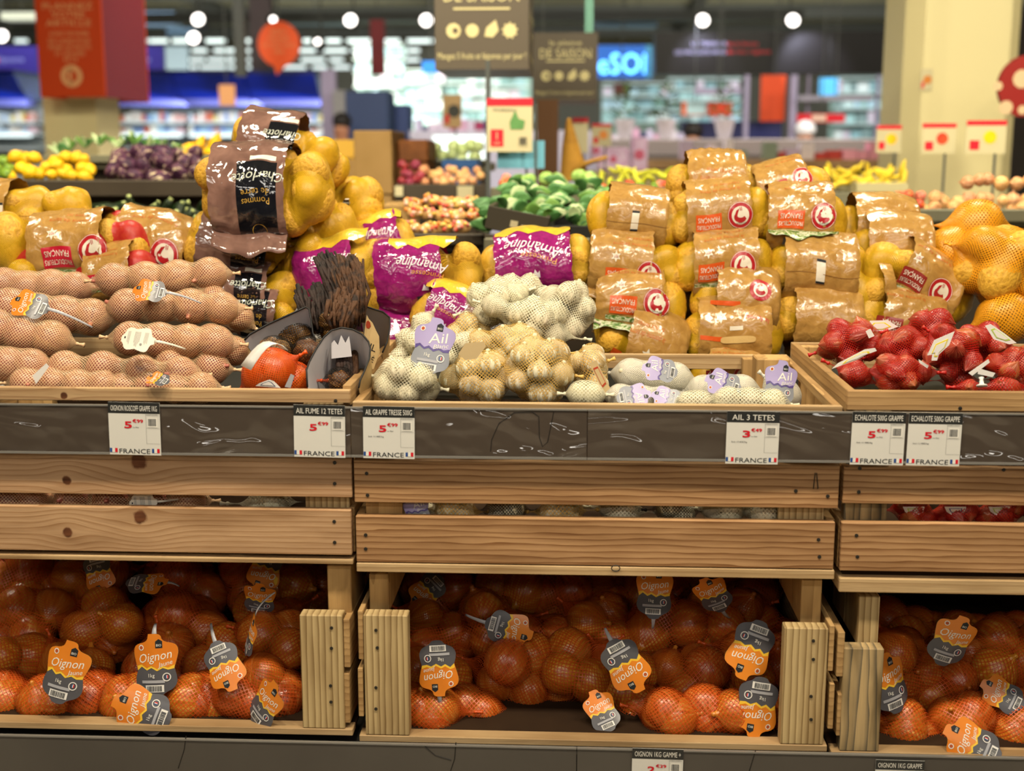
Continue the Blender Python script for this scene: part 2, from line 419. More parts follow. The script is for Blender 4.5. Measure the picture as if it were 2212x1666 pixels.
def skin_fn(sk, off=0.0, phi0=0.0):
    """(u along x, v round the sack from the front, upward) -> point"""
    xs, ph, ax, r, dirs = sk; nu, nv = r.shape; Rm = float(np.median(r[nu//4:3*nu//4]))
    def fn(u, v, e=0.0):
        p = phi0 + v/Rm; i = (u-xs[0])/(xs[-1]-xs[0])*(nu-1); i = min(max(i, 0), nu-1.001); a = int(i); f = i-a
        j = (p/(2*math.pi)*nv) % nv; b = int(j) % nv; g = j-int(j); b2 = (b+1) % nv
        rr = (r[a, b]*(1-g)+r[a, b2]*g)*(1-f)+(r[a+1, b]*(1-g)+r[a+1, b2]*g)*f + off + e
        ay = ax[a]*(1-f)+ax[a+1]*f
        return (u, ay[0]-math.cos(p)*rr, ay[1]+math.sin(p)*rr)
    return fn, Rm
def skin_mb(sk, mat, cell=.005, off=0.0, i0=0, i1=None):
    xs, ph, ax, r, dirs = sk; G = skin_pts(sk, off); i1 = i1 or len(xs); G = G[i0:i1]; nu, nv = G.shape[:2]
    mb = MB(); mb.grid(G, mat, closed=True)
    Rm = float(np.median(r[len(xs)//4:3*len(xs)//4])); per = max(4, round(2*math.pi*Rm/cell))*cell
    seg = np.linalg.norm(np.diff(G, axis=0), axis=2).mean(1); L = np.concatenate([[0], np.cumsum(seg)])
    uv = np.zeros((nu-1, nv, 4, 2)); v0 = np.arange(nv)/nv*per; v1 = (np.arange(nv)+1)/nv*per
    for i in range(nu-1):
        uv[i, :, 0] = np.stack([np.full(nv, L[i]), v0], 1); uv[i, :, 1] = np.stack([np.full(nv, L[i]), v1], 1)
        uv[i, :, 2] = np.stack([np.full(nv, L[i+1]), v1], 1); uv[i, :, 3] = np.stack([np.full(nv, L[i+1]), v0], 1)
    mb.uv = uv.reshape(-1, 2); return mb
def pack(n, box, r, seed, grav=0.0, it=90, pw=3.0):
    """n ball centres relaxed inside a half-extent box (rounded)"""
    R = np.random.RandomState(seed); B = np.maximum(np.array(box, float) - r*.9, 1e-4)
    p = (R.rand(n, 3)*2-1)*B
    for _ in range(it):
        d = p[:, None]-p[None]; l = np.linalg.norm(d, axis=2)+np.eye(n); o = np.clip(2*r*.97-l, 0, None)*(1-np.eye(n))
        p += (d/l[..., None]*o[..., None]).sum(1)*.45
        p[:, 2] -= grav
        q = p/B; m = (np.abs(q)**pw).sum(1)**(1/pw); s = np.where(m > 1, 1/m, 1); p *= s[:, None]
    return p
def rotm(seed, amt=1.0):
    R = random.Random(seed); return Euler((R.uniform(-3, 3)*amt, R.uniform(-3, 3)*amt, R.uniform(-3, 3)*amt)).to_matrix()
def m4(c, rot3, s):
    if isinstance(rot3, Euler): rot3 = rot3.to_matrix()
    M = rot3.to_4x4()
    S_ = Matrix.Diagonal((s[0], s[1], s[2], 1)) if hasattr(s, '__len__') else Matrix.Diagonal((s, s, s, 1))
    return Matrix.Translation(Vector(c)) @ M @ S_
def place(px, py, Y, cw=0, tilt=0, turn=0):
    """matrix of a thing seen at a pixel and depth; cw: clockwise roll on screen, tilt: leans back, turn about z"""
    p = P(px, py, Y); r = math.radians
    return Matrix.Translation(p) @ (Matrix.Rotation(r(turn), 4, 'Z') @ Matrix.Rotation(r(cw), 4, 'Y') @ Matrix.Rotation(r(tilt), 4, 'X'))

def smooth_curve(pts, n=2):
    """corner cutting that keeps both ends"""
    for _ in range(n):
        q = [pts[0]]
        for a, b in zip(pts[:-1], pts[1:]):
            q += [(a[0]*.75+b[0]*.25, a[1]*.75+b[1]*.25), (a[0]*.25+b[0]*.75, a[1]*.25+b[1]*.75)]
        q.append(pts[-1]); pts = q
    return pts
# ================================================================== materials used on the rack
YF = 2.00           # front face of the upper crates
def kn(px, py, r):
    o = Vector(((P(-260, 1000, YF).x+P(759, 1000, YF).x)/2, 0, Zof(1213, YF, 380))); p = P(px, py, YF) - o; return (p.x, p.z, r)
W_LEFT = [wood('pine_left_top', 'C6A07A', '96693F', knots=[kn(300, 997, .0155), kn(144, 1038, .009)], freq=34, dist=1.6),
          wood('pine_left_low', 'C6A17A', '966A3F', knots=[kn(303, 1117, .0135), kn(146, 1150, .010)], freq=34, dist=1.6)]
W_PLANK = wood('orange_pine', 'BD9468', '80552F', freq=30, dist=3.5, line=.75)
W_PLANK2 = wood('pale_pine', 'C8AA7E', '97754A', freq=22, dist=2.5)
W_RIM = wood('rim_pine', 'C8A67A', '98704A', knots=[kn(138, 855, .007)], freq=30, dist=2)
W_SIDE = wood('side_board', 'C09C68', '8B683E', axis='Y', freq=26)
W_POST = wood('grey_pine_post', 'CDB483', '8F744A', axis='Z', freq=30, dist=2.2, line=.8)
W_POSTG = wood('weathered_post', 'C4A878', '6F6450', axis='Z', freq=22, dist=5, line=.8, grey='8C8A84')
W_OSB = wood('chipboard_block', 'C9A36A', '8D6A3C', axis='Z', freq=8, dist=12, line=.4)
M_NAIL = flat('nail_head', '3A3630', .45, .5, .6)
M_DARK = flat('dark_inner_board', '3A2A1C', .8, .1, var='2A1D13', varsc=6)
M_STRIP = None
def strip_mat():
    m, n, b = nt('dark_label_holder'); b.inputs['Base Color'].default_value = srgb('4A4037'); b.inputs['Roughness'].default_value = .32
    b.inputs['Coat Weight'].default_value = 1.0; b.inputs['Coat Roughness'].default_value = .03
    no = N(n, 'ShaderNodeTexNoise', i_Scale=3.6, i_Detail=1.2, i_Distortion=2.6); n.links.new(objcoord(n, (1, 1, 2.4)), no.inputs['Vector'])
    u = n.nodes.new('ShaderNodeBump'); u.inputs['Strength'].default_value = .9; u.inputs['Distance'].default_value = .03
    n.links.new(no.outputs['Fac'], u.inputs['Height']); n.links.new(u.outputs[0], b.inputs['Coat Normal'])
    return m
M_STRIP = strip_mat()
M_STRIP_LOW = flat('grey_plinth_paint', '56514A', .5, .3, var='4D4842', varsc=3)
M_WHITE = flat('print_white', 'E9E6DC', .5); M_BLACK = flat('print_black', '23262A', .5)
M_REDP = flat('print_red', 'D21C2C', .5); M_BLUEP = flat('print_blue', '2C4E8E', .5)
M_PAPER = flat('tag_paper', 'DAD8D0', .45, .3); M_HEAD = flat('tag_header', '2A2B2A', .35, .4); M_GREYP = flat('print_grey', '8A8A86', .6)
M_CRUMB = flat('onion_peel', 'E2CE98', .7)

def plank_x(mb, x0, x1, y0, y1, z0, z1, mat): mb.box(x0, y0, z0, x1, y1, z1, mat, bev=.0012)
def nail(parent, org, x, z, y, r=.0032, name='nail'):
    mb = MB(); mb.lathe([(r*.2, 0), (r, .0003), (r*.95, .0012), (r*.3, .0016)], M_NAIL, 8, Matrix.Translation((x, y, z)) @ Matrix.Rotation(math.pi/2, 4, 'X'))
    mb.build(name, parent, origin=org)
def part(parent, org, name, fn, label=None):
    mb = MB(); fn(mb); o = mb.build(name, parent, origin=org)
    if label: o['label'] = label
    return o

# ------------------------------------------------------------------ upper crates
def upper_crate(label, xl, xr, xref, rim, p1, p2, base, mats, side_mat, post_l, post_r, nails, ztop_side=0, rim_mat=None, base_ext=0, skidx=0):
    zr1, zr0 = Zof(rim[0], YF, xref), Zof(rim[1], YF, xref)
    z1a, z1b = Zof(p1[0], YF, xref), Zof(p1[1], YF, xref)
    z2a, z2b = Zof(p2[0], YF, xref), Zof(p2[1], YF, xref)
    z3a, z3b = Zof(base[0], YF, xref), Zof(base[1], YF, xref)
    org = Vector(((xl+xr)/2, 2.27, z3b)); e = empty('wooden_crate', org, label, 'crate', 'slatted wooden crates on the upper shelf')
    T = .018; YB = 2.54
    part(e, org, 'rim_board', lambda m: plank_x(m, xl, xr, YF, YF+.013, zr0, zr1, rim_mat or W_PLANK2))
    part(e, org, 'front_plank', lambda m: plank_x(m, xl, xr, YF, YF+T, z1b, z1a, mats[0]))
    part(e, org, 'front_plank', lambda m: plank_x(m, xl+.001, xr-.003, YF, YF+T, z2b, z2a, mats[1]))
    part(e, org, 'base_board', lambda m: plank_x(m, xl+.001, xr-.001, YF-.002, YB, z3b, z3a, W_PLANK2))
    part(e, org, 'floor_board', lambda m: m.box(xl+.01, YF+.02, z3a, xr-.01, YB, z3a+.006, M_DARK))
    for sx, x in ((1, xl), (-1, xr-.014)):
        for za, zb in ((zr0-.006, zr1+ztop_side), (z1b, z1a), (z2b, z2a)):
            part(e, org, 'side_plank', lambda m: m.box(x, YF+.0135 if za == zr0-.006 else YF+T+.0005, za, x+.014, YB-.013, zb, side_mat, bev=.001))
    part(e, org, 'back_board', lambda m: plank_x(m, xl, xr, YB-.012, YB, zr0-.02, zr1+ztop_side, W_PLANK2))
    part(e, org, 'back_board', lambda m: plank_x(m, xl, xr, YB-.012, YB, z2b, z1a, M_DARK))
    for (a, b, mt) in (post_l, post_r):
        if a is None: continue
        part(e, org, 'corner_post', lambda m: m.box(a, YF+T+.0006, z3a+.0065, b, YF+T+.024, zr0-.005, mt, bev=.001))
        part(e, org, 'corner_post', lambda m: m.box(max(a, xl+.016), YB-.04, z3a+.0065, min(b, xr-.016), YB-.0125, zr1-.004, W_OSB, bev=.001))
    for (px, py) in nails:
        p = P(px, py, YF); nail(e, org, p.x, p.z, YF)
    return e, zr1, z3a
X = lambda px, py=1000, Y=YF: P(px, py, Y).x
cL, zL, fL = upper_crate('leftmost upper crate of pale pine with dark knots, full of netted pink onions', X(-260), X(759), 380, (840, 868), (972, 1070), (1098, 1194), (1203, 1213),
    W_LEFT, W_SIDE, (X(-250), X(-150), W_POST), (X(652), X(748), W_POST), [(723, 1000), (723, 1045), (722, 1127), (723, 1172), (725, 866)], .006, W_RIM)
cM, zM, fM = upper_crate('middle upper crate of orange pine planks, full of netted garlic', X(764), X(1815), 1290, (873, 886), (1000, 1092), (1122, 1222), (1224, 1243),
    (W_PLANK, W_PLANK), W_SIDE, (X(784), X(864), W_OSB), (X(1690), X(1790), W_POST), [(792, 1023), (794, 1070), (790, 1156), (790, 1186), (1788, 1072), (1768, 1166), (1770, 1203), (1719, 1061)], 0, W_PLANK2)
cR, zR, fR = upper_crate('rightmost upper crate of orange pine, full of red netted shallots', X(1824), X(2760), 2010, (846, 888), (1010, 1090), (1132, 1236), (1252, 1282),
    (W_PLANK, W_PLANK), W_SIDE, (X(1834), X(1928), W_POSTG), (X(2680), X(2740), W_POST), [(1857, 1012), (1855, 1063), (1850, 1157), (1852, 1203), (2168, 1015), (2074, 882)], 0, wood('rim_pine_tan', 'C09A68', '835F38', freq=26))
# wire loops and staples on the planks
part(cM, Vector((cM.location)), 'staple', lambda m: m.tube([P(1761, 1022, YF-.001), P(1757, 1056, YF-.002), P(1767, 1056, YF-.002), P(1764, 1022, YF-.001)], .0008, M_NAIL, 6))
def loopfn(m):
    c = P(1330, 1228, YF-.006); m.tube([c+Vector((.007*math.cos(t), 0, .005*math.sin(t))) for t in np.linspace(0, 7.5, 20)], .0009, M_NAIL, 6)
part(cM, Vector(cM.location), 'wire_loop', loopfn)

# ------------------------------------------------------------------ label holder strips with price tags
YS = 1.982
def strip(x0, x1, za, zb, label, mat=None, Y=YS, name='shelf_edge_strip'):
    mb = MB(); mb.box(x0, Y, zb, x1, Y+.0045, za, mat or M_STRIP, bev=.0008)
    lip = MB(); lip.box(x0, Y-.003, zb-.001, x1, Y+.0045, zb+.0025, flat('clear_lip', '7D7A74', .2, .6)); lip.box(x0, Y-.0015, za-.0015, x1, Y+.0045, za+.001, flat('clear_lip', '', 0))
    o = Vector(((x0+x1)/2, Y, zb)); e = empty(name, o, label, 'shelf edge strip')
    mb.build('backing', e, origin=o); lip.build('clear_rail', e, origin=o); return e
zs1, zs0 = Zof(884, YS, 1106), Zof(990, YS, 1106)
Xs = lambda px: P(px, 940, YS).x
strip(Xs(-300), Xs(757.5), zs1, zs0, 'dark label strip under the netted pink onions, left of the seam')
strip(Xs(758), Xs(1268), zs1, zs0, 'dark label strip with black scratches under the braided garlic')
strip(Xs(1269), Xs(2800), zs1, zs0, 'dark label strip running from the small garlic nets to the shallots')

def price_tag(x0px, y0px, wpx, title, big, small, unit, label, Y=YS-.0022, hpx=None, soit=None, rot=0, low=False):
    p = P(x0px, y0px, Y); k = ppx(p)*1.0
    w_ = wpx*k; h_ = w_*1.03
    A = Art()
    A.rect(0, -h_, w_, 0, M_PAPER, 1).rect(0, -.215*w_, w_, 0.0, M_HEAD, 2)
    A.text(title, w_*.5, -.115*w_, .11*w_, M_WHITE, w=w_*(.9 if len(title) > 12 else .66 if len(title) < 10 else .8), L=3)
    [A.text(big, (.38+q*.006)*w_, (-.44+z*.006)*w_, .13*w_, M_REDP, w=.135*w_, L=3+(q+z)*.1) for q in (-1, 0, 1) for z in (-1, 1)]
    A.text('€'+small, .57*w_, -.36*w_, .065*w_, M_REDP, w=.2*w_, L=3).text('€'+small, .576*w_, -.362*w_, .065*w_, M_REDP, w=.2*w_, L=3.1).text('€'+small, .566*w_, -.357*w_, .065*w_, M_REDP, w=.2*w_, L=3.2)
    if unit: A.text(unit, .53*w_, -.485*w_, .025*w_, M_BLACK, w=.12*w_, L=3)
    if soit: A.text(soit, .25*w_, -.6*w_, .03*w_, M_BLACK, w=.3*w_, L=3)
    for a, b, c, d in ((.73, -.5, .985, -.5), (.73, -.24, .73, -.8), (.73, -.8, .985, -.8), (.73, -.25, .985, -.25)):
        A.line(a*w_, b*w_, c*w_, d*w_, .004*w_, M_GREYP, 3)
    A.text('compatif Unitaire', .84*w_, -.235*w_, .02*w_, M_BLACK, w=.24*w_, L=3)
    A.barcode(.76*w_, -.48*w_, .95*w_, -.29*w_, M_WHITE, M_BLACK, 3, 11)
    if not low:
        for q in (0, .82):
            A.rect((q+.005)*w_, -h_+.004, (q+.05)*w_, -.9*w_, M_BLUEP, 3).rect((q+.05)*w_, -h_+.004, (q+.105)*w_, -.9*w_, M_WHITE, 3).rect((q+.105)*w_, -h_+.004, (q+.155)*w_, -.9*w_, M_REDP, 3)
        A.text('FRANCE', .49*w_, -.955*w_, .095*w_, M_BLACK, w=.6*w_, L=3)
    mb = MB(); Mx = Matrix.Translation(p) @ Matrix.Rotation(math.radians(rot), 4, 'Y')
    A.emit(mb, lambda u, v, e_: tuple(Mx @ Vector((u, -e_ - .0006, v))), eps=.00025)
    mb.box(0, -.0006, -h_, w_, 0, 0, M_PAPER, Mx)
    return tag(mb.build('price_tag', origin=p), label, 'price tag')
price_tag(233, 868, 113, 'OIGNON ROSCOFF GRAPPE 1KG', '5', '99', 'Le filet', 'price tag reading OIGNON ROSCOFF GRAPPE 1KG, leftmost on the upper strip', rot=.8)
price_tag(634, 874, 112, 'AIL FUME 12 TETES', '5', '99', None, 'price tag reading AIL FUME 12 TETES under the smoked garlic', rot=.8)
price_tag(784, 877, 112, 'AIL GRAPPE TRESSE 500G', '5', '99', 'Le filet', 'price tag reading AIL GRAPPE TRESSE 500G under the white garlic nets', soit='Soit 11.98€/kg', rot=.6)
price_tag(1571, 888, 113, 'AIL 3 TETES', '3', '49', 'Le filet', 'price tag reading AIL 3 TETES with price 3 euro 49', soit='Soit 17.45€/kg', rot=.5)
price_tag(1842, 889, 114, 'ECHALOTE 500G GRAPPE', '5', '99', 'Le filet', 'left one of the two ECHALOTE 500G GRAPPE price tags', soit='Soit 11.98€/kg', rot=.5)
price_tag(1964, 891, 114, 'ECHALOTE 500G GRAPPE', '5', '99', 'Le filet', 'right one of the two ECHALOTE 500G GRAPPE price tags', soit='Soit 11.98€/kg', rot=.5)
# scratches on the middle strip: part of the backing
def scratch(name, pts, Y, label, wd=.0007):
    mb = MB(); mb.tube([P(x, y, Y) for x, y in pts], wd, flat('scratch', '25221F', .5), 5)
    return mb
m = scratch('s', [(1060, 975), (1062, 950), (1078, 915), (1110, 892), (1150, 890), (1164, 900), (1165, 945), (1172, 965), (1183, 955), (1190, 920), (1196, 890)], YS-.0002, '')
m.build('scratch', bpy.data.objects['shelf_edge_strip.001'], origin=bpy.data.objects['shelf_edge_strip.001'].location)

# ------------------------------------------------------------------ lower crates (open fronts)
YL = 1.985
def lower_crate(label, xl, xr, xref, base, posts, zpost_top, slats, blocks, nails, inner_floor=True):
    zb1, zb0 = Zof(base[0], YL, xref), Zof(base[1], YL, xref)
    org = Vector(((xl+xr)/2, 2.26, zb0)); e = empty('wooden_crate', org, label, 'crate', 'open-fronted wooden crates of the lower shelf'); YB = 2.55
    part(e, org, 'front_rail', lambda m: plank_x(m, xl, xr, YL, YL+.03, zb0, zb1, W_PLANK2))
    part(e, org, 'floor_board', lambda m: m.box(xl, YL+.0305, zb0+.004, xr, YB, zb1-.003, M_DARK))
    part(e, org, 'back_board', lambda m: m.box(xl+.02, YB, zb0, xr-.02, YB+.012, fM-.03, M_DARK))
    for a, b, ytop, mt in posts:
        xa, xb = P(a, 1450, YL).x, P(b, 1450, YL).x; zt = P((a+b)/2, ytop, YL).z
        part(e, org, 'front_post', lambda m: m.box(xa, YL+.001, zb1+.0005, xb, YL+.03, zt, mt, bev=.0015))
    for a, b, y0, y1, Yf, dep, mt in blocks:
        xa, xb = P(a, y1, Yf).x, P(b, y1, Yf).x; z0 = P(a, y1, Yf).z; z1 = P(a, y0, Yf).z
        part(e, org, 'corner_block', lambda m: m.box(xa, Yf, z0, xb, Yf+dep, z1, mt, bev=.0015))
    for a, b, y0, y1 in slats:
        xa, xb = P(a, y1, YL+.004).x, P(b, y1, YL+.004).x; z0 = P(a, y1, YL+.004).z; z1 = P(a, y0, YL+.004).z
        part(e, org, 'side_plank', lambda m: m.box(xa, YL+.004, z0, xb, YB-.01, z1, W_SIDE, bev=.001))
    for (px, py) in nails:
        p = P(px, py, YL); nail(e, org, p.x, p.z, YL+.0005, .003)
    return e, zb1
XL = lambda px: P(px, 1590, YL).x
lL, zbL = lower_crate('left lower crate, open front, full of yellow onion nets', XL(-280), XL(762), 380, (1568, 1582),
    [(650, 742, 1330, W_POST), (-270, -180, 1330, W_POST)], 0, [(743.5, 757, 1338, 1442), (743.5, 757, 1456, 1562), (-296, -283, 1338, 1442)], [(709, 760, 1222, 1326, 2.02, .14, W_OSB)],
    [(716, 1357), (716, 1401), (714, 1482), (715, 1517)])
lM, zbM = lower_crate('middle lower crate, open front, with a bare patch of floor between onion nets', XL(776), XL(1788), 1290, (1600, 1614),
    [(787, 882, 1330, W_POST), (1692, 1786, 1358, W_POST)], 0, [(775, 786, 1320, 1425), (775, 786, 1444, 1548), (1787.5, 1799, 1352, 1450), (1787.5, 1799, 1478, 1575)],
    [(799, 840, 1240, 1326, 2.03, .22, W_OSB), (1728, 1772, 1252, 1350, 2.03, .22, W_OSB)], [(812, 1362), (815, 1400), (812, 1486), (812, 1532), (1757, 1385), (1757, 1425), (1752, 1505), (1752, 1555)])
lR, zbR = lower_crate('right lower crate with one grey weathered post, full of onion nets', XL(1797), XL(2760), 2010, (1628, 1642),
    [(1822, 1908, 1402, W_POSTG), (2690, 2770, 1402, W_POST)], 0, [(1806, 1821, 1366, 1462), (1806, 1821, 1500, 1590)], [(1850, 1896, 1288, 1392, 2.02, .2, W_POST)], [])
zlow = zbM-.014
def lowstrip(a, b, label):
    strip(P(a, 1640, 1.97).x, P(b, 1640, 1.97).x, Zof(1618, 1.97, 1290), Zof(1618, 1.97, 1290)-.115, label, M_STRIP_LOW, 1.97, 'shelf_edge_strip')
lowstrip(-320, 1245, 'grey lower strip with a long black crack, left of the joint')
lowstrip(1246.5, 2800, 'grey lower strip right of the joint, holding two price tags')
for pts in ([(985, 1604), (982, 1640), (972, 1670)], [(402, 1590), (398, 1620), (385, 1660)], [(915, 1610), (940, 1632), (975, 1642)], [(1632, 1622), (1618, 1668)]):
    t = bpy.data.objects['shelf_edge_strip.003' if pts[0][0] < 1200 else 'shelf_edge_strip.004']
    scratch('s', pts, 1.9698, '', .0008).build('crack', t, origin=t.location)
price_tag(1366, 1616, 110, 'OIGNON 1KG GAMME +', '2', '29', None, 'price tag reading OIGNON 1KG GAMME + on the lower strip', Y=1.9678, rot=.5, low=True)
price_tag(1892, 1641, 104, 'OIGNON 1KG GRAPPE', '2', '29', None, 'price tag reading OIGNON 1KG GRAPPE on the lower strip', Y=1.9678, rot=.5, low=True)

# ------------------------------------------------------------------ the rack that carries the crates (dark steel), and the potato shelf behind
M_STEEL = flat('dark_steel', '3B3833', .5, .4, .2)
x0, x1 = X(-300), X(2800)
o = Vector((0, 2.3, 0)); e = empty('produce_rack', o, 'dark steel base carrying the lower wooden crates', 'display base')
part(e, o, 'lower_shelf', lambda m: m.box(x0, 1.976, .38, x1, 2.60, Zof(1642, YL, 2010)-.001, M_STEEL)); part(e, o, 'plinth', lambda m: m.box(x0, 2.02, 0, x1, 2.6, .3795, M_STEEL))
o = Vector((0, 2.9, 0)); e = empty('potato_shelf', o, 'dark steel shelf carrying the potato bags behind the crates', 'shelf')
part(e, o, 'shelf_top', lambda m: m.box(x0, 2.572, .93, x1, 3.12, .951, M_STEEL)); part(e, o, 'back_panel', lambda m: m.box(x0, 2.61, 0, x1, 2.62, .9295, M_STEEL))
for x in (x0+.05, -.4, .46, x1-.05): part(e, o, 'upright', lambda m: m.box(x-.02, 3.07, 0, x+.02, 3.11, .9295, M_STEEL))
tag(part(None, Vector((0, 4, 0)), 'floor', lambda m: m.box(-22, -4, -.06, 22, 44, 0, flat('pale_floor_tiles', 'B9AE9B', .3, .5))), kind='structure')
# ================================================================== produce (unit size, pole along z)
def unit(name, fn, mats, smooth=True):
    mb = MB(); fn(mb); me = mb.build(name, smooth=smooth); d = me.data; bpy.data.objects.remove(me); return d
S_YELLOW = streaky('yellow_onion_skin', [(.25, 'A4480F'), (.5, 'CC7424'), (.75, 'E4A654')], 4, .26, .6, bstr=.12)
S_PINK = streaky('pink_onion_skin', [(.25, '8E4650'), (.48, 'B8705A'), (.8, 'D8A070')], 4, .32, .5, bstr=.12)
S_GARLIC = streaky('garlic_skin', [(.3, 'B7A68C'), (.45, 'DDD2B0'), (.8, 'ECE4CA')], 9, .5, .35, vary=.06)
S_SMOKED = streaky('smoked_garlic_skin', [(.25, '4A2810'), (.5, '8A5A28'), (.8, 'C8963E')], 9, .45, .4)
S_SHALLOT = streaky('shallot_skin', [(.25, '7E2414'), (.5, 'A8442A'), (.8, 'D4835A')], 7, .3, .5)
S_POTATO = speck('potato_skin', 'DBA838', 'C08E2C', 5, .5)
S_LEMON = speck('lemon_skin', 'F6BE14', 'E9A80C', 14, .4)
S_ROOT = flat('dry_root', '8A6A40', .9)
def onion_fn(mb, skin_m=None):
    pr = [(.02, -.93), (.2, -.92), (.5, -.83), (.78, -.6), (.95, -.28), (1, .03), (.94, .33), (.76, .62), (.5, .82), (.28, .93), (.15, 1.02), (.1, 1.12), (.11, 1.22), (.05, 1.27)]
    mb.lathe(pr, skin_m, 22, fn=lambda t, z: 1+.02*math.sin(5*t+z*2))
ON_Y = unit('yellow_onion', lambda m: onion_fn(m, S_YELLOW), 0)
ON_P = unit('pink_onion', lambda m: onion_fn(m, S_PINK), 0)
def garlic_fn(mb, mt):
    pr = [(.05, -.72), (.35, -.76), (.68, -.66), (.93, -.38), (1, -.05), (.93, .28), (.72, .55), (.45, .72), (.26, .84), (.17, .95), (.12, 1.08), (.04, 1.1)]
    mb.lathe(pr, mt, 36, fn=lambda t, z: 1+(.16*abs(math.sin(4*t+.4*z))-.11)*(1 if z < .8 else .3))
GA_W = unit('garlic_bulb', lambda m: garlic_fn(m, S_GARLIC), 0)
GA_S = unit('smoked_garlic_bulb', lambda m: garlic_fn(m, S_SMOKED), 0)
def shallot_fn(mb):
    pr = [(.03, -1.25), (.12, -1.12), (.4, -.95), (.75, -.6), (.95, -.2), (1, .1), (.9, .45), (.65, .8), (.35, 1.05), (.15, 1.22), (.07, 1.34), (.03, 1.38)]
    mb.lathe(pr, S_SHALLOT, 18, fn=lambda t, z: 1+.05*math.sin(3*t))
SHL = unit('shallot', shallot_fn, 0)
def blob(mb, mt, seed, amp=.08, n=18, m=12, fx=1.0):
    R = random.Random(seed); W = [(R.uniform(-2, 2), R.uniform(-2, 2), R.uniform(-2, 2), R.uniform(0, 6)) for _ in range(4)]
    vs = []
    for i in range(m+1):
        th = math.pi*i/m
        for k in range(n):
            f = 2*math.pi*k/n; d = Vector((math.sin(th)*math.cos(f), math.sin(th)*math.sin(f), math.cos(th)))
            r = 1 + amp*sum(math.sin(a*d.x+b*d.y+c*d.z+e) for a, b, c, e in W)/2
            vs.append(d*r)
    fs = [(i*n+k, i*n+(k+1) % n, (i+1)*n+(k+1) % n, (i+1)*n+k) for i in range(m) for k in range(n)]
    mb.add(vs, fs, mt)
POT = [unit('potato', lambda m, q=q: blob(m, S_POTATO, q, .11), 0) for q in (1, 2, 3, 4)]

# ================================================================== nets
NY = net('yellow_net', 'DDAE22', .0044, .42)
NYL = net('pale_yellow_net', 'E6B73A', .0042, .42)
NO = net('orange_net', 'CC5218', .0085, .20)
NOB = net('bright_orange_net', 'E05214', .0054, .34)
NP = net('pink_beige_net', 'D8B48A', .0058, .27)
NW = net('white_net', 'DFD8BA', .0068, .26)
NG = net('golden_net', 'D6AC58', .0070, .24)
NR = net('red_net', 'B41A10', .0054, .28)
NRR = net('crimson_net', 'C01E28', .0034, .52)
NK = net('black_net', '18130E', .0056, .24)
NBY = net('amber_net', 'F2A21A', .0075, .38)
MX = {}
def root(name, M, label, cat, group=None):
    o = empty(name, None, label, cat, group, M=M); MX[o.name] = M.copy(); return o
def world_child(mb, name, parent, smooth=True, solid=0):
    """mesh built in world coordinates, stored relative to its thing"""
    Mi = MX[parent.name].inverted(); mb.v = [Mi @ Vector(p) for p in mb.v]
    return mb.build(name, parent, smooth=smooth, solid=solid)

def bag(kind, label, px, py, Y, wpx, hpx, n, rpx, data, netm, cw=0, tilt=0, turn=0, seed=1, asp=(1, 1, 1), depth=1.0, tail=(14, 14), cat='net bag', group=None,
        pname='onion', cell=.005, cyl=False, relax=14, k=.006, tens=.985, nu=40, nv=44, upright=False, name=None, knot=True, infl=.0016, endr=None):
    M = place(px, py, Y, cw, tilt, turn); s = ppx(M.translation); W, H, r = wpx*s, hpx*s, rpx*s
    e = root(name or kind, M, label, cat, group)
    if cyl:      # a string of bulbs in one row
        xs = np.linspace(-W/2 + r*1.02, W/2 - r*1.02, n); R = random.Random(seed)
        C = [(x, R.uniform(-1, 1)*r*.08, R.uniform(-1, 1)*r*.08) for x in xs]; rr = [r*R.uniform(.92, 1.04) for _ in xs]
    else:
        C = pack(n, (W/2, H/2*depth, H/2), r, seed); R = random.Random(seed); rr = [r*R.uniform(.88, 1.08) for _ in C]
    items = []
    for i, (c, q) in enumerate(zip(C, rr)):
        if upright: rot = Euler((R.uniform(-.4, .4), R.uniform(-.4, .4), R.uniform(0, 6))).to_matrix()
        elif cyl: rot = Euler((R.uniform(-.5, .5), math.pi/2 + R.uniform(-.5, .5), R.uniform(0, 6))).to_matrix()
        else: rot = rotm(seed*31+i)
        d = data[i % len(data)] if isinstance(data, list) else data
        inst(pname, d, e, m4(c, rot, (q*asp[0], q*asp[1], q*asp[2])))
        items.append(ell(c, (q*asp[0], q*asp[1], q*asp[2]), rot))
    if netm is not None:
        xa_, xb_ = xext(items) if endr else (-W/2 - tail[0]*s, W/2 + tail[1]*s)
        sk = skin(items, xa_, xb_, nu, nv, infl=infl, k=k, relax=relax, tens=tens, e0=.004 if endr else .0025, e1=.004 if endr else .0025)
        nt_ = skin_mb(sk, netm, cell).build('netting', e, smooth=True)
        if knot:
            for sx, tl in ((-1, tail[0]), (1, tail[1])):
                if tl <= 0: continue
                ax = sk[2][0 if sx < 0 else -1]; x = sx*(W/2+tl*s); mb = MB()
                mb.lathe([(.001, -.002), (.0032, -.001), (.0036, .002), (.002, .004), (.003, .009), (.0045, .014), (.001, .0145)], netm_solid(netm), 8,
                         Matrix.Translation((x, ax[0], ax[1])) @ Matrix.Rotation(math.pi/2*sx, 4, 'Y'))
                mb.build('knot', nt_, smooth=True)
    return e
_NS = {}
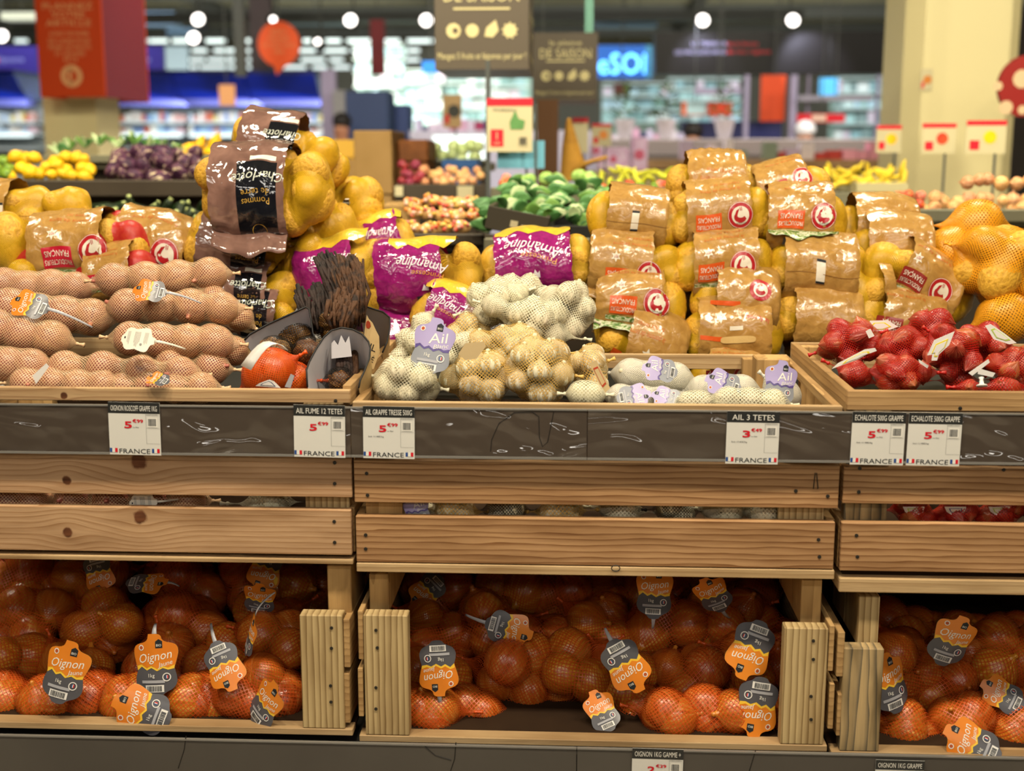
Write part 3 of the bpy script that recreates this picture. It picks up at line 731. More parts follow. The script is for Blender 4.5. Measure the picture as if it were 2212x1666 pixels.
def netm_solid(m):
    if m.name not in _NS:
        c = m.node_tree.nodes['Principled BSDF'].inputs['Base Color'].default_value
        q = m.copy(); q.name = m.name + '_knot'; b = q.node_tree.nodes['Principled BSDF']
        for l in list(q.node_tree.links):
            if l.to_node == b and l.to_socket.name in ('Alpha', 'Normal'): q.node_tree.links.remove(l)
        b.inputs['Alpha'].default_value = 1; _NS[m.name] = q
    return _NS[m.name]

# ================================================================== printed hang tags
T_OR = flat('tag_orange', 'E58A2C', .3, .5, var='D87A22', varsc=9); T_GR = flat('tag_grey', '56555A', .3, .5); T_YE = flat('tag_yellow', 'F0C23C', .4)
T_LAV = flat('tag_lavender', 'A79BC8', .35, .5); T_LG = flat('tag_bluegrey', '8D9098', .35, .5); T_DP = flat('tag_deep_purple', '5A4C8C', .3, .5)
T_W = flat('tag_white', 'E9E6E0', .35, .4); T_STRAP = flat('strap_grey', 'A9A9AE', .3, .4); T_BK = flat('tag_back', 'E3DCCB', .35, .4)
T_GREEN = flat('tag_green', '5E8C3A', .4)
UP = [(-.13, .66), (.13, .66), (.16, .5), (.44, .44), (.5, .3), (.46, .12), (.40, -.06)]
UP = smooth_curve(UP); LOW = [(.44, -.22), (.46, -.36), (.38, -.5), (.18, -.58), (.12, -.68), (-.12, -.68), (-.18, -.58), (-.38, -.5), (-.46, -.36), (-.44, -.22)]
UPL = [(-.40, -.10), (-.46, .12), (-.5, .3), (-.44, .44), (-.16, .5), (-.13, .66)]
LOW = smooth_curve(LOW); UPL = smooth_curve(UPL)[:-1]
def tag_art(style='onion'):
    A = Art(); out = UP + LOW + UPL
    top, low, edge = {'onion': (T_OR, T_GR, T_YE), 'garlic': (T_LAV, T_LG, T_DP), 'back': (T_BK, T_BK, T_BK)}[style]
    A.poly(out, low, 1)
    jag = [(-.3, -.02), (-.18, -.1), (-.08, -.05), (.04, -.12), (.16, -.06), (.27, -.1)][::-1]
    A.poly(UP + [(.40, -.08)] + jag + UPL, edge, 2)
    A.poly(UP[:-1] + [(.41, 0)] + [(x, y+.05) for x, y in jag] + [(-.41, 0)] + UPL[1:], top, 3)
    if style == 'back':
        A = Art(); A.poly(out, T_BK, 1); R = random.Random(4)
        for y in (.36, .32, .28, .24, .06, .02, -.02, -.06, -.10, -.14, -.34, -.38, -.42):
            A.line(-.3, y, R.uniform(.1, .34), y, .014, M_GREYP, 2)
        A.rect(-.08, -.56, .0, -.5, M_BLACK, 2); A.circ(.2, .15, .05, M_GREYP, 2)
    else:
        if style == 'onion': A.text('Oignon', 0, .16, .19, M_WHITE, w=.72, L=4, rot=8, shear=.25).text('Jaune', .22, .02, .1, M_WHITE, w=.3, L=4, rot=12, shear=.3)
        else: A.text('Ail', .1, .2, .24, M_WHITE, w=.42, L=4, rot=10, shear=.15).text('Blanc', .2, .03, .1, M_WHITE, w=.34, L=4, rot=14, shear=.3)
        A.circ(-.3, .375, .06, M_WHITE, 4).circ(-.3, .375, .042, flat('rosette', 'B4552C', .5), 5, 8)
        A.poly([(.02, .36), (.17, .36), (.17, .5), (.095, .55), (.02, .5)], M_BLACK, 4).text('BIO', .095, .42, .05, M_WHITE, L=5)
        A.ring(.24, -.25, .07, .09, T_W, 4).rect(.215, -.28, .235, -.21, M_BLUEP, 4).rect(.235, -.28, .25, -.21, M_WHITE, 4).rect(.25, -.28, .27, -.21, M_REDP, 4)
        A.text('1kg', -.08, -.22, .08, M_WHITE, L=4).rect(-.3, -.37, .2, -.31, T_STRAP, 4)
        A.barcode(-.22, -.56, .18, -.41, T_W, M_BLACK, 4, 13)
    return A
def hang_tag(parent, style, px, py, Y, wpx, rot=0, bend=.09, tiltx=-12, turn=0, strap=0, name='hang_tag', label=None, strap_end=1, mirror=False, bendv=None):
    p = P(px, py, Y); s = wpx*.92*ppx(p); A = tag_art(style)
    if style == 'diamond':pass
    A.xf(sc=s)
    M = Matrix.Translation(p) @ Matrix.Rotation(math.radians(turn), 4, 'Z') @ Matrix.Rotation(math.radians(tiltx), 4, 'X') @ Matrix.Rotation(math.radians(rot), 4, 'Y')
    def fn(u, v, e):
        if bendv: q = v/bendv; return tuple(M @ Vector((u, -e + bendv*(1-math.cos(q)), bendv*math.sin(q))))
        q = u/bend; return tuple(M @ Vector((bend*math.sin(q)-e*math.sin(q), bend*(1-math.cos(q))-e*math.cos(q), v)))
    mb = MB(); A.emit(mb, fn, cut=.014, eps=.0003)
    # back face, so it has thickness
    o = world_child(mb, name, parent, smooth=True)
    if label: o['label'] = label
    if strap:
        m2 = MB(); n = 8; L = strap*ppx(p); w_ = .055*s; z0 = strap_end*.64*s; pts = []
        for i in range(n+1):
            t = i/n; pts.append([tuple(M @ Vector((sx*w_*(1-.5*t), .0006 + .025*t*t*L/.05*1.0, z0 + strap_end*L*t))) for sx in (-1, 1)])
        m2.grid(np.array(pts), T_STRAP if style != 'back' else T_BK)
        st = world_child(m2, 'strap', parent, smooth=True, solid=.0008); st.parent = o
    return o
def small_tag(parent, pts, Y, mat=None, inner=None, name='hang_tag', lines=True, bend=.004, thick=.0008):
    """small paper tag given by its corners on screen at depth Y (list of depths allowed)"""
    Ys = Y if isinstance(Y, (list, tuple)) else [Y]*len(pts)
    Q = [P(x, y, d) for (x, y), d in zip(pts, Ys)]; c = sum(Q, Vector())/len(Q)
    mb = MB(); mb.add(Q, [tuple(range(len(Q)))], mat or T_W)
    if inner:
        n = (Q[1]-Q[0]).cross(Q[2]-Q[0]).normalized()
        if n.y > 0: n = -n
        mb.add([c + (q-c)*.62 + n*.0006 for q in Q], [tuple(range(len(Q)))], inner)
        mb.add([c + (q-c)*.5 + n*.0009 for q in Q], [tuple(range(len(Q)))], mat or T_W)
    return world_child(mb, name, parent, smooth=False, solid=thick)

# ================================================================== sleeves of printed film round potato nets
K_FILM = film('kraft_film', 'A47A3C', .24, 36, .85, 'B68C4A', .007)
K_GRASS = None
def grassmat():
    m, n, b = nt('grass_print'); b.inputs['Roughness'].default_value = .25; b.inputs['Coat Weight'].default_value = .4
    no = N(n, 'ShaderNodeTexNoise', i_Scale=60.0, i_Detail=3.0, i_Distortion=2.0); n.links.new(objcoord(n, (1, 1, 2), rnd=3), no.inputs['Vector'])
    n.links.new(ramp(n, no.outputs['Fac'], [(.35, '3E6B26'), (.48, '8FA860'), (.56, 'DCDDC0'), (.7, 'A9B88A')]), b.inputs['Base Color']); bump(n, b, no.outputs['Fac'], .5, .003)
    return m
K_GRASS = grassmat()
PO = film('print_orange', 'D8581C', .3, 34, .6, None, .005); PR = film('logo_red', 'B01E26', .3, 34, .6, None, .005); PW = film('logo_white', 'E6DECB', .35, 34, .5, None, .005)
PR2 = film('print_crimson', 'C01834', .3, 34, .6, None, .005); PMR = film('print_maroon', '8E2A20', .3, 34, .6, None, .005)
B_FILM = film('smoky_film', '8A685C', .10, 18, 1.0, '6E5148', .009, 1); B_BAND = film('black_band', '15161C', .08, 20, 1.0, None, .009, 1)
B_GOLD = flat('gold_print', 'B8903C', .4); B_SILV = flat('silver_print', 'BFC4B4', .3)
A_FILM = film('magenta_film', '98206E', .12, 36, 1.0, '7E165C', .008, .7); A_YEL = film('amandine_yellow', 'DDBB30', .25, 40, .7, 'C9A838', .006)
SCR = flat('script_orange', 'C06A28', .5)
def swoosh(A, cx, cy, r, m, L):
    # generic bird-like curl inside the round badge
    pts = []
    for t in np.linspace(200, 20, 12): pts.append((cx + r*.72*math.cos(math.radians(t)), cy - r*.15 + r*.62*math.sin(math.radians(t+180))))
    for t in np.linspace(20, 200, 12): pts.append((cx + r*.05 + r*.42*math.cos(math.radians(t)), cy + r*.02 + r*.25*math.sin(math.radians(t+180))))
    A.poly(pts, m, L)
    A.poly([(cx-r*.7, cy-r*.1), (cx-r*.45, cy+r*.55), (cx-r*.1, cy+r*.75), (cx-r*.3, cy+r*.2), (cx-r*.35, cy-r*.1)], m, L)
    A.line(cx-.05*r, cy+.9*r, cx+.05*r, cy+.5*r, r*.07, m, L); A.line(cx+.12*r, cy+.92*r, cx+.18*r, cy+.55*r, r*.07, m, L)
def kraft_art(kind, s, H, dv=0.0, panel=None):
    A = Art(); panel = panel or PO
    if kind == 'front':
        A.rect(-.45, -.26, -.05, .0, panel, 1).text('FRANÇAIS', -.25, -.075, .075, PW, w=.33, L=2, rot=180).text('PRODUCTEURS', -.25, -.19, .065, PW, w=.36, L=2, rot=180)
        A.circ(.24, -.06, .20, PR, 1, 28).ring(.24, -.06, .185, .192, PW, 2, 28).circ(.24, -.06, .135, PW, 2, 24)
        swoosh(A, .24, -.06, .135, PR, 3); A.text('partenaire', .25, -.17, .03, M_BLACK, w=.14, L=4, rot=180)
        A.star(-.3, .16, .085, PW, 1, 6, .5).text('PDT', -.3, .16, .04, PR, w=.07, L=2, rot=180)
        A.text('la pomme de terre', -.05, .36, .06, SCR, w=.62, L=1, rot=180, shear=.2).text('recoltée ici', .05, .46, .05, SCR, w=.4, L=1, rot=180, shear=.2)
        A.rect(-.5, -.36, .5, -.29, K_GRASS, 1)
    elif kind == 'back':
        A.rect(-.10, -.14, .02, .16, PW, 1).rect(-.10, .13, .02, .16, M_BLACK, 2).rect(-.10, -.14, .02, -.11, M_BLACK, 2).rect(-.5, -.022, .5, -.014, film('kraft_fold', '8E6430', .3, 34, .5), 1)
        A.circ(-.35, .0, .02, K_FILM, 1)
    elif kind == 'top':
        A.text('la pomme de terre', .02, .2, .09, SCR, w=.6, L=1, rot=176, shear=.2).text('de nos terres', .05, .33, .08, SCR, w=.45, L=1, rot=176, shear=.2)
        A.star(.1, -.1, .11, PW, 1, 6, .5).text('PDT', .1, -.1, .05, PR, w=.09, L=2, rot=180).poly([(-.5, -.3), (-.2, -.3), (-.32, -.14), (-.46, -.12)], PO, 1)
    elif kind == 'handle':
        A.star(-.22, .30, .09, PW, 1, 6, .5).text('PDT', -.22, .30, .04, PR, w=.07, L=2, rot=180)
        A.text('la ferme', .28, .27, .07, PR, w=.3, L=1, rot=176, shear=.2).rect(-.5, -.02, -.2, .04, PO, 1)
        n = 16; A.poly([(.02 + .24*math.copysign(abs(math.cos(t))**.4, math.cos(t)), -.0 + .045*math.copysign(abs(math.sin(t))**.6, math.sin(t))) for t in np.linspace(0, 2*math.pi, n*2, endpoint=False)], film('slot_fold', 'D9B878', .25, 34, .6), 2)
        A.rect(-.1, .12, .08, .17, PW, 1)
    elif kind == 'lower':
        A.rect(-.45, .0, .0, .07, PO, 1).rect(-.32, -.17, .0, -.06, flat('photo_panel', '6E7078', .4), 1).circ(-.17, -.1, .035, flat('photo_face', '9A6A50', .5), 2, 10).rect(.02, -.17, .34, -.05, PR, 1).text('Yvon', .18, -.11, .05, PW, w=.2, L=2)
        A.circ(.3, .26, .17, PR, 1, 24).circ(.3, .26, .11, PW, 2, 20); swoosh(A, .3, .26, .11, PR, 3)
    elif kind == 'portrait':
        kraft = kraft_art('front', 1, 1).it; A.it += kraft
        A.rect(-.34, -.6, .06, -.4, flat('photo_panel', '6E7078', .4), 1).circ(-.14, -.49, .055, flat('photo_face', '9A6A50', .5), 2, 10).rect(.08, -.5, .36, -.39, PR, 1)
    A.xf(sc=s, dy=dv); return A
def sleeve_bag(label, px, py, Y, wpx, hpx, f0, f1, style='kraft', kind='front', cw=0, tilt=0, turn=0, seed=1, n=14, rpx=29, netm=None, flap=None, dv=0.0, depth=1.15,
               group=None, panel=None, tail=(5, 5), crump=.0042, art=None, flap_phi=-42, flap_len=.03, flap_mat=None, flap_w=(0, 1), box=False, shape=.0):
    M = place(px, py, Y, cw, tilt, turn); s = ppx(M.translation); W, H, r = wpx*s, hpx*s*(.80 if style == 'kraft' else .84), rpx*s
    fm = {'kraft': K_FILM, 'black': B_FILM, 'purple': A_FILM}[style]
    e = root('potato_bag', M, label, 'bag of potatoes', group)
    C = pack(n, (W/2, H/2*depth, H/2), r, seed, grav=.0004, pw=7.0); R = random.Random(seed); items = []
    k_ = 0
    for sx, on in ((-1, f0 > .04), (1, f1 < .96)):      # potatoes resting at the open ends of the sleeve
        if on:
            for zz in (-.16, .17): C[k_] = (sx*(W/2 - r*R.uniform(1.0, 1.25)), -H*.18*(1 if zz < 0 else .6), zz*H); k_ += 1
        else:
            C[k_] = (sx*(W/2 - r*1.05), -H*.05, 0); k_ += 1
    xa, xb = -W/2 + f0*W, -W/2 + f1*W
    for i, c in enumerate(C):
        q = r*(R.uniform(1.08, 1.25) if i < k_ else R.uniform(.86, 1.08)); ax = (q*R.uniform(1.08, 1.32), q, q*R.uniform(.86, 1)); rot = rotm(seed*17+i)
        items.append(ell(c, ax, rot))
        if c[0]-r*1.3 < xa or c[0]+r*1.3 > xb or style == 'black': inst('potato', POT[(i+seed) % 4], e, m4(c, rot, ax))
    x0, x1 = xext(items)
    sk = skin(items, x0, x1, 48, 48, infl=.0012, k=.004, relax=7, tens=.96, e0=.004, e1=.004)
    skin_mb(sk, netm or NY, .0036).build('netting', e, smooth=True)
    # sleeve
    sf = list(skin(items, x0, x1, 44, 48, infl=.0012, k=.016, relax=160, tens=.9985, e0=H*.3, e1=H*.3, smooth=5))
    rr = sf[3]; ia, ib = max(1, int((xa-x0)/(x1-x0)*43)), min(42, int((xb-x0)/(x1-x0)*43))
    mx = rr[ia:ib+1].max(0); sel = np.zeros((rr.shape[0], 1)); sel[ia:ib+1] = 1; rr = rr*(1-sel) + sel*np.maximum(rr, .4*rr + .6*mx[None]*np.clip(1-((np.linspace(-1, 1, rr.shape[0])[:, None])**8)*.25, 0, 1)); sf[3] = rr
    fn, Rm = skin_fn(sf, .0022)
    RN = np.random.RandomState(seed); K = RN.randn(7, 2)*np.array([60, 60.]); Ph = RN.rand(7)*6.28; Am = RN.rand(7)*crump*.5
    Rq = max(2, round(Rm*60))
    def wr(u, v):
        p = v/Rm
        return float(sum(a*abs(math.sin(k0*u + round(k1*Rm)*p + ph)) for (k0, k1), ph, a in zip(K, Ph, Am)))
    def film_fn(u, v, e_=0.0): return fn(u, v, e_ + wr(u, v))
    nu, nv = 26, 80; G = np.zeros((nu, nv, 3))
    for i in range(nu):
        for j in range(nv):
            v = j/nv*2*math.pi*Rm; edge = .0015*math.sin(9*v/Rm+seed)+.001*math.sin(23*v/Rm)
            u = xa + (xb-xa)*i/(nu-1) + (edge if i in (0, nu-1) else 0); G[i, j] = film_fn(u, v)
    mb = MB(); mb.grid(G, fm, closed=True)
    A = art((xb-xa), H) if art else kraft_art(kind, (xb-xa), H, dv*(xb-xa), panel)
    A.emit(mb, film_fn, cut=.008, eps=.0006)
    o = mb.build('film_sleeve', e, smooth=True)
    if flap or flap_mat:
        fl = MB(); nn = 22; rows = []
        ph = math.radians(flap_phi); dr = Vector((0, -math.cos(ph)*.75, math.sin(ph)*.8 - .25)).normalized()
        for k in range(5):
            row = []
            for i in range(nn):
                t = flap_w[0] + (flap_w[1]-flap_w[0])*i/(nn-1); u = xa + (xb-xa)*t; b = Vector(film_fn(u, ph*Rm, -.001 + .001*k))
                wv = (.006*math.sin(7*t+seed)+.003*math.sin(17*t+seed*2))*(k/4)
                row.append(tuple(b + dr*(flap_len*k/4) + Vector((0, wv*.8, wv))))
            rows.append(row)
        fl.grid(np.array(rows), flap_mat or K_GRASS); fl.build('flap', e, smooth=True, solid=.0007)
    return e
# ================================================================== yellow onion nets in the lower crates
ORD = ['leftmost', 'second from left', 'third from left', 'fourth from left', 'fifth from left', 'sixth from left', 'seventh from left', 'eighth from left']
def row(where, lst, Y, w=205, h=165, n=5, r=49, gname='onion nets in the lower crates', seed0=0):
    lst = sorted(lst, key=lambda q: q[0]); out = []
    for i, q in enumerate(lst):
        px, py = q[:2]; cw = q[2] if len(q) > 2 else 0; yy = q[3] if len(q) > 3 else Y
        o = ORD[i] if i < len(lst)-1 else 'rightmost'
        out.append(bag('onion_net', 'onion net, %s in the %s' % (o, where), px, py, yy, w, h, n, r, ON_Y, NO, cw=cw, seed=seed0+i*7+int(px), group=gname,
                       cat='net of onions', cell=.0085, nu=34, nv=40, tail=(10, 16), k=.004, knot=True))
    return out
a = row('back row of the left lower crate', [(60, 1262, 20), (215, 1258, -10), (400, 1265, 12), (560, 1262, 30), (655, 1275, -20)], 2.42)
b = row('middle row of the left lower crate', [(60, 1350, -20), (235, 1350, 15), (400, 1350, 5), (570, 1345, -35)], 2.29)
c = row('front row of the left lower crate', [(15, 1440, 30), (165, 1470, 70), (350, 1455, 80), (500, 1425, -20), (612, 1400, 15)], 2.17)
d = row('lowest row of the left lower crate', [(10, 1510, 10), (200, 1510, -15), (340, 1510, 5), (462, 1510, -20), (600, 1508, 60)], 2.085, h=125)
hang_tag(d[3], 'onion', 484, 1440, 2.02, 92, rot=155, strap=48, label='tag with orange and grey print', tiltx=-25, strap_end=-1)
hang_tag(c[1], 'onion', 140, 1452, 2.0, 112, rot=14, label='tag reading Oignon Jaune')
hang_tag(c[2], 'onion', 335, 1438, 2.03, 112, rot=-3, strap=22, label='tag reading Oignon Jaune')
hang_tag(d[2], 'onion', 305, 1535, 1.995, 110, rot=-72, tiltx=-20, label='tag reading Oignon Jaune, turned on its side')
hang_tag(d[4], 'onion', 572, 1520, 2.0, 96, rot=28, turn=-35, label='tag reading Oignon Jaune, seen edgeways')
hang_tag(c[4], 'onion', 540, 1370, 2.04, 84, rot=15, turn=-66, strap=60)
hang_tag(a[1], 'onion', 212, 1240, 2.29, 74, rot=165)
hang_tag(a[3], 'onion', 572, 1230, 2.28, 84, rot=195)
hang_tag(b[3], 'onion', 560, 1295, 2.16, 80, rot=10, tiltx=25)
hang_tag(b[2], 'onion', 318, 1258, 2.18, 74, rot=88, tiltx=-66, strap=24)
row('foremost gap of the left lower crate', [(95, 1510, 10), (270, 1510, -10), (415, 1510, 5), (530, 1510, 20)], 2.062, w=150, h=100, n=3, r=46, seed0=31)
row('foremost gap of the middle lower crate', [(1440, 1542, 10), (1585, 1542, -10), (935, 1542, 0)], 2.062, w=150, h=100, n=3, r=46, seed0=33)
a = row('back row of the middle lower crate', [(945, 1295, 15), (1085, 1290, -30), (1215, 1300, 20), (1335, 1300, 0), (1475, 1295, 14), (1610, 1300, -20)], 2.44)
b = row('middle row of the middle lower crate', [(945, 1385, 30), (1050, 1350, -20), (1175, 1395, 10), (1300, 1365, 40), (1430, 1345, 10), (1555, 1345, -15), (1650, 1390, 25)], 2.30, seed0=3)
c = row('front row of the middle lower crate', [(945, 1475, 70), (1110, 1445, 15), (1240, 1450, -40), (1350, 1475, 50), (1500, 1465, 8), (1620, 1450, 20)], 2.18, seed0=5)
d = row('lowest row of the middle lower crate', [(905, 1542, 10, 2.12), (1010, 1541, 0, 2.12), (1150, 1513, 25, 2.3), (1385, 1542, -15, 2.14), (1530, 1542, 5, 2.08), (1640, 1541, 30, 2.09)], 2.09, h=125, w=180, seed0=9)
hang_tag(c[0], 'onion', 946, 1445, 2.045, 98, rot=176, strap=26, label='tag reading Oignon Jaune, hanging upside down')
hang_tag(c[3], 'onion', 1352, 1440, 2.045, 104, rot=150, tiltx=-8, strap=30, label='tag reading Oignon Jaune, tilted', strap_end=-1)
hang_tag(b[1], 'onion', 1100, 1360, 2.16, 86, rot=105, strap=50, strap_end=-1)
hang_tag(b[4], 'onion', 1414, 1280, 2.17, 92, rot=2, strap=26, strap_end=-1)
hang_tag(b[5], 'onion', 1540, 1285, 2.16, 84, rot=-28, tiltx=20, strap=48, strap_end=-1)
hang_tag(c[5], 'onion', 1622, 1405, 2.045, 108, rot=200, label='grey and orange tag hanging upside down')
hang_tag(d[5], 'onion', 1636, 1530, 2.022, 108, rot=188, bend=.07, label='tag reading Oignon Jaune, cut off by the post')
hang_tag(d[3], 'onion', 1300, 1535, 2.05, 78, rot=-25, tiltx=-40)
hang_tag(a[0], 'onion', 922, 1278, 2.32, 74, rot=225)
a = row('back row of the right lower crate', [(1950, 1380, 10), (2060, 1400, -15), (2170, 1390, 25)], 2.40, seed0=11)
b = row('middle row of the right lower crate', [(1945, 1440, 60), (2045, 1475, 12), (2150, 1420, 30), (2240, 1430, 0)], 2.22, seed0=13)
d = row('lowest row of the right lower crate', [(1950, 1568, 20), (2075, 1568, -10), (2200, 1568, 10), (2010, 1541, 0, 2.2), (2165, 1528, 20, 2.2)], 2.09, seed0=17, h=125)
hang_tag(b[0], 'onion', 1925, 1475, 2.06, 110, rot=-10, turn=28, label='tag reading Oignon Jaune, half hidden by the grey post')
hang_tag(b[1], 'onion', 2058, 1385, 2.10, 104, rot=18, tiltx=10)
hang_tag(d[1], 'onion', 2100, 1605, 1.995, 104, rot=-62, tiltx=-30)
hang_tag(b[2], 'onion', 2165, 1500, 2.08, 80, rot=-60, tiltx=-30, strap=50, strap_end=-1)

# ================================================================== pink onion strings, left upper crate
G = 'long nets of pink onions'
def string(label, px, py, Y, w, h=76, n=4, cw=0, seed=1, r=37, **k):
    return bag('onion_string', label, px, py, Y, w, h, n, r, ON_P, NP, cw=cw, seed=seed, cyl=True, relax=30, group=G, cat='net of onions', cell=.0058, tail=(10, 12), k=.006, nu=56, nv=44, **k)
string('net of pink onions cut by the left edge, topmost at the far left', 85, 620, 2.42, 235, cw=1, seed=2)
s2 = string('topmost net of pink onions under the orange Oignon tag in the centre', 350, 600, 2.38, 290, cw=-3, seed=3, r=38)
s3 = string('net of pink onions under the orange tag at the left edge', 110, 675, 2.27, 265, cw=8, seed=4, r=42)
string('net of pink onions just below the upper orange tag', 378, 665, 2.27, 285, cw=0, seed=5, r=38)
string('net of pink onions third from top at the left edge', 50, 722, 2.16, 215, cw=10, seed=6, r=42, n=3)
s6 = string('net of pink onions behind the pale printed tag', 375, 735, 2.17, 270, cw=3, seed=7, r=40)
string('short net of pink onions low at the left edge', 20, 790, 2.09, 180, cw=2, seed=8, r=40, n=3)
s8 = string('net of pink onions lying along the front, nearest the rim', 265, 800, 2.09, 330, cw=2, seed=9, r=38, n=4)
string('net of pink onions in the front right, half under its neighbour', 415, 790, 2.16, 160, cw=4, seed=10, r=36, n=2)
string('net of pink onions ending beside the orange netted onions', 480, 745, 2.24, 120, cw=30, seed=11, r=32, n=2)
string('net of pink onions behind the heap towards the black bag', 490, 665, 2.36, 130, cw=35, seed=12, r=30, n=2)
string('net of pink onions deepest against the front rim', 140, 830, 2.06, 240, cw=0, seed=13, r=34, n=4)
s13 = string('net of pink onions with a folded orange tag at the rim', 350, 838, 2.07, 240, cw=0, seed=14, r=32, n=4)
hang_tag(s2, 'onion', 322, 628, 2.215, 62, rot=-84, tiltx=-35, bendv=.12, strap=70, label='tag reading Oignon Jaune', strap_end=-1)
hang_tag(s3, 'onion', 62, 657, 2.155, 74, rot=-76, tiltx=-35, bendv=.12, strap=90, label='tag reading Oignon Jaune', strap_end=-1)
hang_tag(s6, 'back', 298, 733, 2.04, 62, rot=96, tiltx=-30, bendv=.13, strap=60, label='pale back of a tag with small print')
hang_tag(s13, 'onion', 340, 818, 2.0, 46, rot=-72, tiltx=-60, bendv=.06)
small_tag(s8, [(70, 812), (100, 785), (106, 792), (78, 830)], 2.02, T_W)
# strings seen through the slot
string('net of pink onions glimpsed through the slot, far left', 20, 1080, 2.062, 190, cw=0, seed=15, r=40, n=3)
q = string('net of pink onions glimpsed through the slot with a pale tag', 280, 1080, 2.062, 340, cw=0, seed=16, r=40, n=4)
hang_tag(q, 'back', 310, 1087, 2.022, 50, rot=84, tiltx=-10, bendv=.5, strap=60)

def gbulbs(label, px, py, Y, w, h, n, r, netm=NW, data=GA_W, **k):
    k.setdefault('tail', (4, 4)); k.setdefault('group', 'nets of garlic'); k.setdefault('cat', 'net of garlic'); k.setdefault('cell', .0068)
    return bag('garlic_net', label, px, py, Y, w, h, n, r, data, netm, pname='garlic_bulb', upright=True, k=.003, nu=44, nv=52, infl=.0008, **k)
# slot of the left and middle crates
gbulbs('net of white garlic glimpsed through the slot of the left crate', 590, 1084, 2.055, 190, 66, 4, 29, seed=3)
for i, (x, wd, mt, tx) in enumerate(((985, 130, NG, 'first'), (1090, 130, NK, 'second'), (1215, 140, NG, 'third'), (1345, 130, NW, 'fourth'), (1460, 120, NK, 'fifth'), (1570, 120, NW, 'sixth'), (1650, 110, NW, 'seventh'))):
    gbulbs('garlic net in the slot of the middle crate, %s from the left' % tx, x, 1103, 2.052, wd, 76, 4, 29, mt, seed=20+i)
e_ = gbulbs('net with a purple Ail tag at the left end of the slot', 900, 1108, 2.07, 90, 60, 3, 26, NW, seed=31)
hang_tag(e_, 'garlic', 900, 1102, 2.024, 66, rot=-12)

# ================================================================== garlic, middle upper crate
gbulbs('white garlic net in the front left corner of the middle crate', 880, 822, 2.13, 142, 112, 9, 30, seed=40, cw=10)
g = gbulbs('white garlic net with a long arm round a lavender Ail card', 905, 745, 2.24, 150, 110, 7, 26, seed=41, cw=-60)
hang_tag(g, 'garlic', 934, 748, 2.12, 104, rot=10, tiltx=-20, label='lavender card reading Ail Blanc')
g = gbulbs('white garlic net leaning right behind the lavender card', 985, 760, 2.27, 80, 110, 5, 24, seed=42, cw=30)
gbulbs('white garlic net at the left of the top of the heap', 1070, 655, 2.40, 150, 110, 9, 28, seed=43, cw=-20)
gbulbs('white garlic net at the very top of the heap', 1135, 635, 2.44, 130, 95, 7, 26, seed=44)
gbulbs('broad white garlic net across the middle of the heap', 1150, 690, 2.33, 230, 100, 12, 28, seed=45, cw=12)
gbulbs('white garlic net at the right shoulder of the heap', 1225, 665, 2.37, 120, 130, 9, 28, seed=46, cw=20)
h1 = gbulbs('golden garlic net at the upper front of the heap', 1110, 750, 2.27, 230, 100, 12, 28, NG, seed=47, cw=6)
h2 = gbulbs('golden garlic net at the lower left front of the heap', 1035, 815, 2.16, 170, 120, 11, 30, NG, seed=48, cw=-6)
h3 = gbulbs('big golden garlic net bulging over the rim at the front', 1165, 800, 2.15, 150, 150, 13, 31, NG, seed=49, cw=8)
h4 = gbulbs('golden garlic net with a printed card, right of the heap', 1270, 790, 2.22, 80, 150, 8, 27, NG, seed=50, cw=-20)
gbulbs('golden garlic net tucked behind the lavender card', 1010, 720, 2.36, 100, 90, 6, 26, NG, seed=51, cw=0)
gbulbs('small white garlic net at the foot of the heap on the right', 1265, 852, 2.10, 80, 50, 4, 26, seed=52)
small_tag(h2, [(990, 765), (1005, 742), (1045, 738), (1050, 748), (1030, 775), (1004, 778)], 2.08, flat('kraft_tag', 'CDB486', .5))
small_tag(h4, [(1272, 785), (1288, 778), (1318, 838), (1305, 852)], 2.12, flat('kraft_tag', 'CDB486', .5), flat('tomato_print', 'B8452C', .5))
# three-bulb nets
def g3(label, px, py, Y, w, h, n, r, cw=0, seed=1, tg=None, mt=None):
    e = bag('garlic_net', label, px, py, Y, w, h, n, r, GA_W, mt or NW, cw=cw, seed=seed, cyl=True, pname='garlic_bulb', relax=60, group='small nets of three garlic bulbs', cat='net of garlic', cell=.0045, tail=(8, 8), k=.006, nu=44, nv=44)
    return e
NW2 = net('fine_white_net', 'D4CFC0', .0038, .40)
g = g3('plump small garlic net with a lavender tag, left of the small nets', 1410, 815, 2.22, 170, 80, 3, 36, cw=5, seed=61, mt=NW2)
hang_tag(g, 'garlic', 1425, 798, 2.125, 64, rot=-80, tiltx=-30, bendv=.1, label='lavender and grey tag')
g = g3('small garlic net with its tag flat at the front rim', 1385, 860, 2.12, 150, 60, 3, 28, cw=4, seed=62, mt=NW2)
hang_tag(g, 'garlic', 1370, 855, 2.05, 62, rot=80, tiltx=-35, bendv=.12)
g = g3('small garlic net with a purple tag next to the plump one', 1450, 868, 2.16, 130, 50, 3, 26, cw=8, seed=63, mt=NW2)
hang_tag(g, 'garlic', 1440, 858, 2.09, 56, rot=-76, tiltx=-40, bendv=.12)
g = g3('small garlic net under the purple Ail Blanc tag in the centre', 1560, 845, 2.2, 150, 66, 3, 32, seed=64, mt=NW2)
hang_tag(g, 'garlic', 1562, 828, 2.12, 66, rot=-70, tiltx=-25, bendv=.11, label='purple tag reading Ail Blanc')
g3('small white garlic net lying along the front rim', 1620, 868, 2.1, 160, 50, 3, 30, cw=4, seed=65, mt=NW)
g3('small white garlic net with a curled end at the front rim', 1500, 870, 2.09, 80, 40, 2, 24, seed=66, mt=NW)
